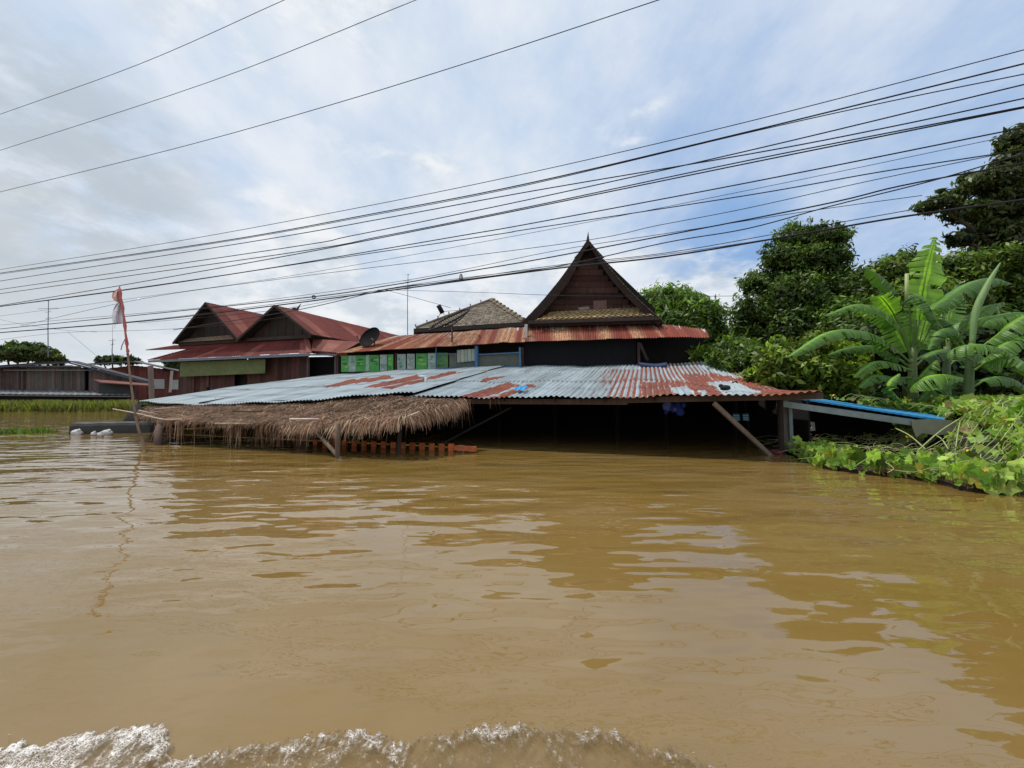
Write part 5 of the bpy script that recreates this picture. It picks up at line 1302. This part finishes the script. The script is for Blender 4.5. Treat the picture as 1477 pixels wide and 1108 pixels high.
# ---------- overhead wires ----------
TW = math.tan(math.radians(19))
def WL(px, Y0): return Y0/(1+TW*(px-CX)/FPX)
def cable(pts, Y0, r, label, grp_='overhead wires crossing the street', name='overhead_wire', col=(.018, .017, .022)):
    x0, y0 = pts[0]; x1, y1 = pts[1]; xe, ye = pts[-1]; xd, yd = pts[-2]
    P = [W(x, y, WL(x, Y0)) for x, y in pts]
    if x0 <= 0: P = [P[0]+(P[0]-P[1]).normalized()*9]+P
    if xe >= 1430 or ye <= 0: P = P+[P[-1]+(P[-1]-P[-2]).normalized()*3.5]
    if Y0 > 12 and Y0 < 14: r *= 1.25
    m = MB(); m.tube(catmull(P, 6), r, col, 6); return tag(m.build(name, M['rubber'], None, True), label, 'wire', grp_)
cable([(0, 165), (200, 93), (410, 0)], 9.0, .008, 'topmost thin wire cutting across the upper left corner of the sky')
cable([(0, 217), (300, 119), (600, 0)], 9.0, .008, 'thin wire second from the top left corner of the sky')
cable([(0, 277), (250, 215), (475, 152), (720, 76), (950, 0)], 9.0, .009, 'thin wire alone above the cable bundle, ending at the top middle')
q_ = 12.5
cable([(0, 389), (244, 350), (500, 303), (760, 250), (1077, 176), (1477, 72)], q_, .010, 'thin highest wire of the bundle above the pointed gable')
cable([(0, 394), (306, 350), (540, 308), (760, 265), (1077, 190.5), (1477, 92)], q_, .016, 'thick black cable right under the highest wire of the bundle')
cable([(0, 395.5), (306, 351.5), (540, 310), (760, 267), (1077, 192), (1280, 147), (1477, 107)], q_+.15, .011, 'wire twined with the highest thick cable and parting from it at the right')
cable([(0, 405.5), (355, 350), (560, 314), (760, 277), (1077, 223), (1280, 184), (1477, 142)], q_, .014, 'cable crossing its neighbours high above the dark round tree')
cable([(0, 417.7), (400, 359.5), (508, 340), (760, 288.5), (1077, 218), (1477, 122)], q_+.1, .014, 'cable rising steadily to the right edge below the two twined ones')
cable([(0, 423.7), (400, 367.6), (555, 340), (760, 299), (1077, 232), (1477, 154)], q_, .014, 'cable merging at the right edge with the one just beneath it')
cable([(0, 441), (173, 412), (400, 371.7), (560, 341), (760, 301), (1077, 236), (1477, 155.5)], q_+.1, .015, 'thick lower cable of the pair that merges at the right edge')
cable([(0, 442), (200, 415), (400, 385), (665, 340), (760, 323.5), (1077, 264), (1477, 184)], q_, .014, 'dark cable passing just above the tip of the pointed gable')
cable([(0, 442.5), (200, 416), (400, 385.5), (705, 340), (760, 331), (1077, 282), (1270, 248), (1477, 216)], q_+.1, .012, 'cable passing nearest above the gable tip and fading into the upper right tree')
cable([(0, 456), (120, 440), (400, 401), (745, 340), (1077, 275), (1477, 192)], q_-.2, .006, 'hair-thin wire between the two cables over the gable tip')
cable([(30, 470), (200, 432), (400, 403), (800, 353.5), (950, 325), (1077, 300.5), (1250, 262), (1477, 215)], q_+.2, .008, 'slightly wavy thin wire touching the gable just under its tip')
cable([(0, 469), (260, 447), (400, 431), (600, 402), (800, 362), (960, 337), (1160, 305.6), (1330, 282)], q_, .007, 'faint wire rising beside the cable across the upper gable')
cable([(0, 474.6), (400, 434), (560, 412), (660, 394), (800, 370), (1160, 300.6), (1300, 268), (1477, 235)], q_, .015, 'strong cable cutting straight across the upper third of the gable')
cable([(0, 479.5), (200, 463), (400, 438), (600, 412), (800, 383), (960, 365), (1160, 330), (1330, 300)], q_, .008, 'thin upper strand of the low cable bundle across the gable')
cable([(0, 480), (200, 464), (400, 440.5), (600, 414), (800, 387.5), (960, 370), (1160, 337), (1300, 313), (1477, 288)], q_, .019, 'thickest lowest cable of the bundle crossing the tree top at the right')
cable([(200, 466), (400, 447), (550, 418), (660, 402), (800, 385.5), (960, 367), (1077, 350), (1260, 320)], q_+.1, .007, 'thin strand running along the top of the lowest thick cable')
cable([(250, 476), (430, 447), (560, 417), (640, 407), (800, 385), (960, 350), (1077, 330), (1200, 297), (1340, 262), (1477, 222)], q_-.1, .012, 'cable that leaves the low bundle right of the gable and climbs steeply')
cable([(545, 418), (680, 421.5), (800, 426), (940, 427.5), (1062, 427), (1150, 425)], 17, .009, 'nearly level thin wire running behind the gable to the dark tree')
cable([(555, 418), (600, 430), (650, 444)], 16, .009, 'short drop wire sagging from the bundle to the mesh dish')
cable([(0, 461), (40, 469.5), (95, 476.5), (140, 479)], 24, .012, 'wire slanting down from the left edge past the left aerial')
cable([(97, 478), (122, 499), (150, 523)], 24, .012, 'short wire sloping down to the right over the far red house')
cable([(0, 490), (90, 480), (220, 476), (330, 468), (420, 456)], 17, .010, 'slack wire low over the left, reaching the first red gable')
for k, (px, py, rx, ry, l) in enumerate(((665, 400.5, 1.8, 5, 'small upright dark loop of cable hanging in the low bundle'), (452.5, 428.5, 2.3, 2.3, 'small ring clamp on the low cables above the second red gable'))):
    c = W(px, py, WL(px, q_-.1)); s = c.y/FPX; m = MB()
    m.tube([c+Vector((math.cos(t)*rx*s, 0, math.sin(t)*ry*s)) for t in [j*6.2832/14 for j in range(15)]], .018, (.03, .03, .035), 6, False)
    m.tube([c+Vector((math.cos(t)*rx*s*.6+.02, .03, math.sin(t)*ry*s*.7)) for t in [j*6.2832/10 for j in range(11)]], .012, (.03, .03, .035), 5, False)
    tag(m.build('cable_loop', M['rubber'], None, True), l, 'cable loop')
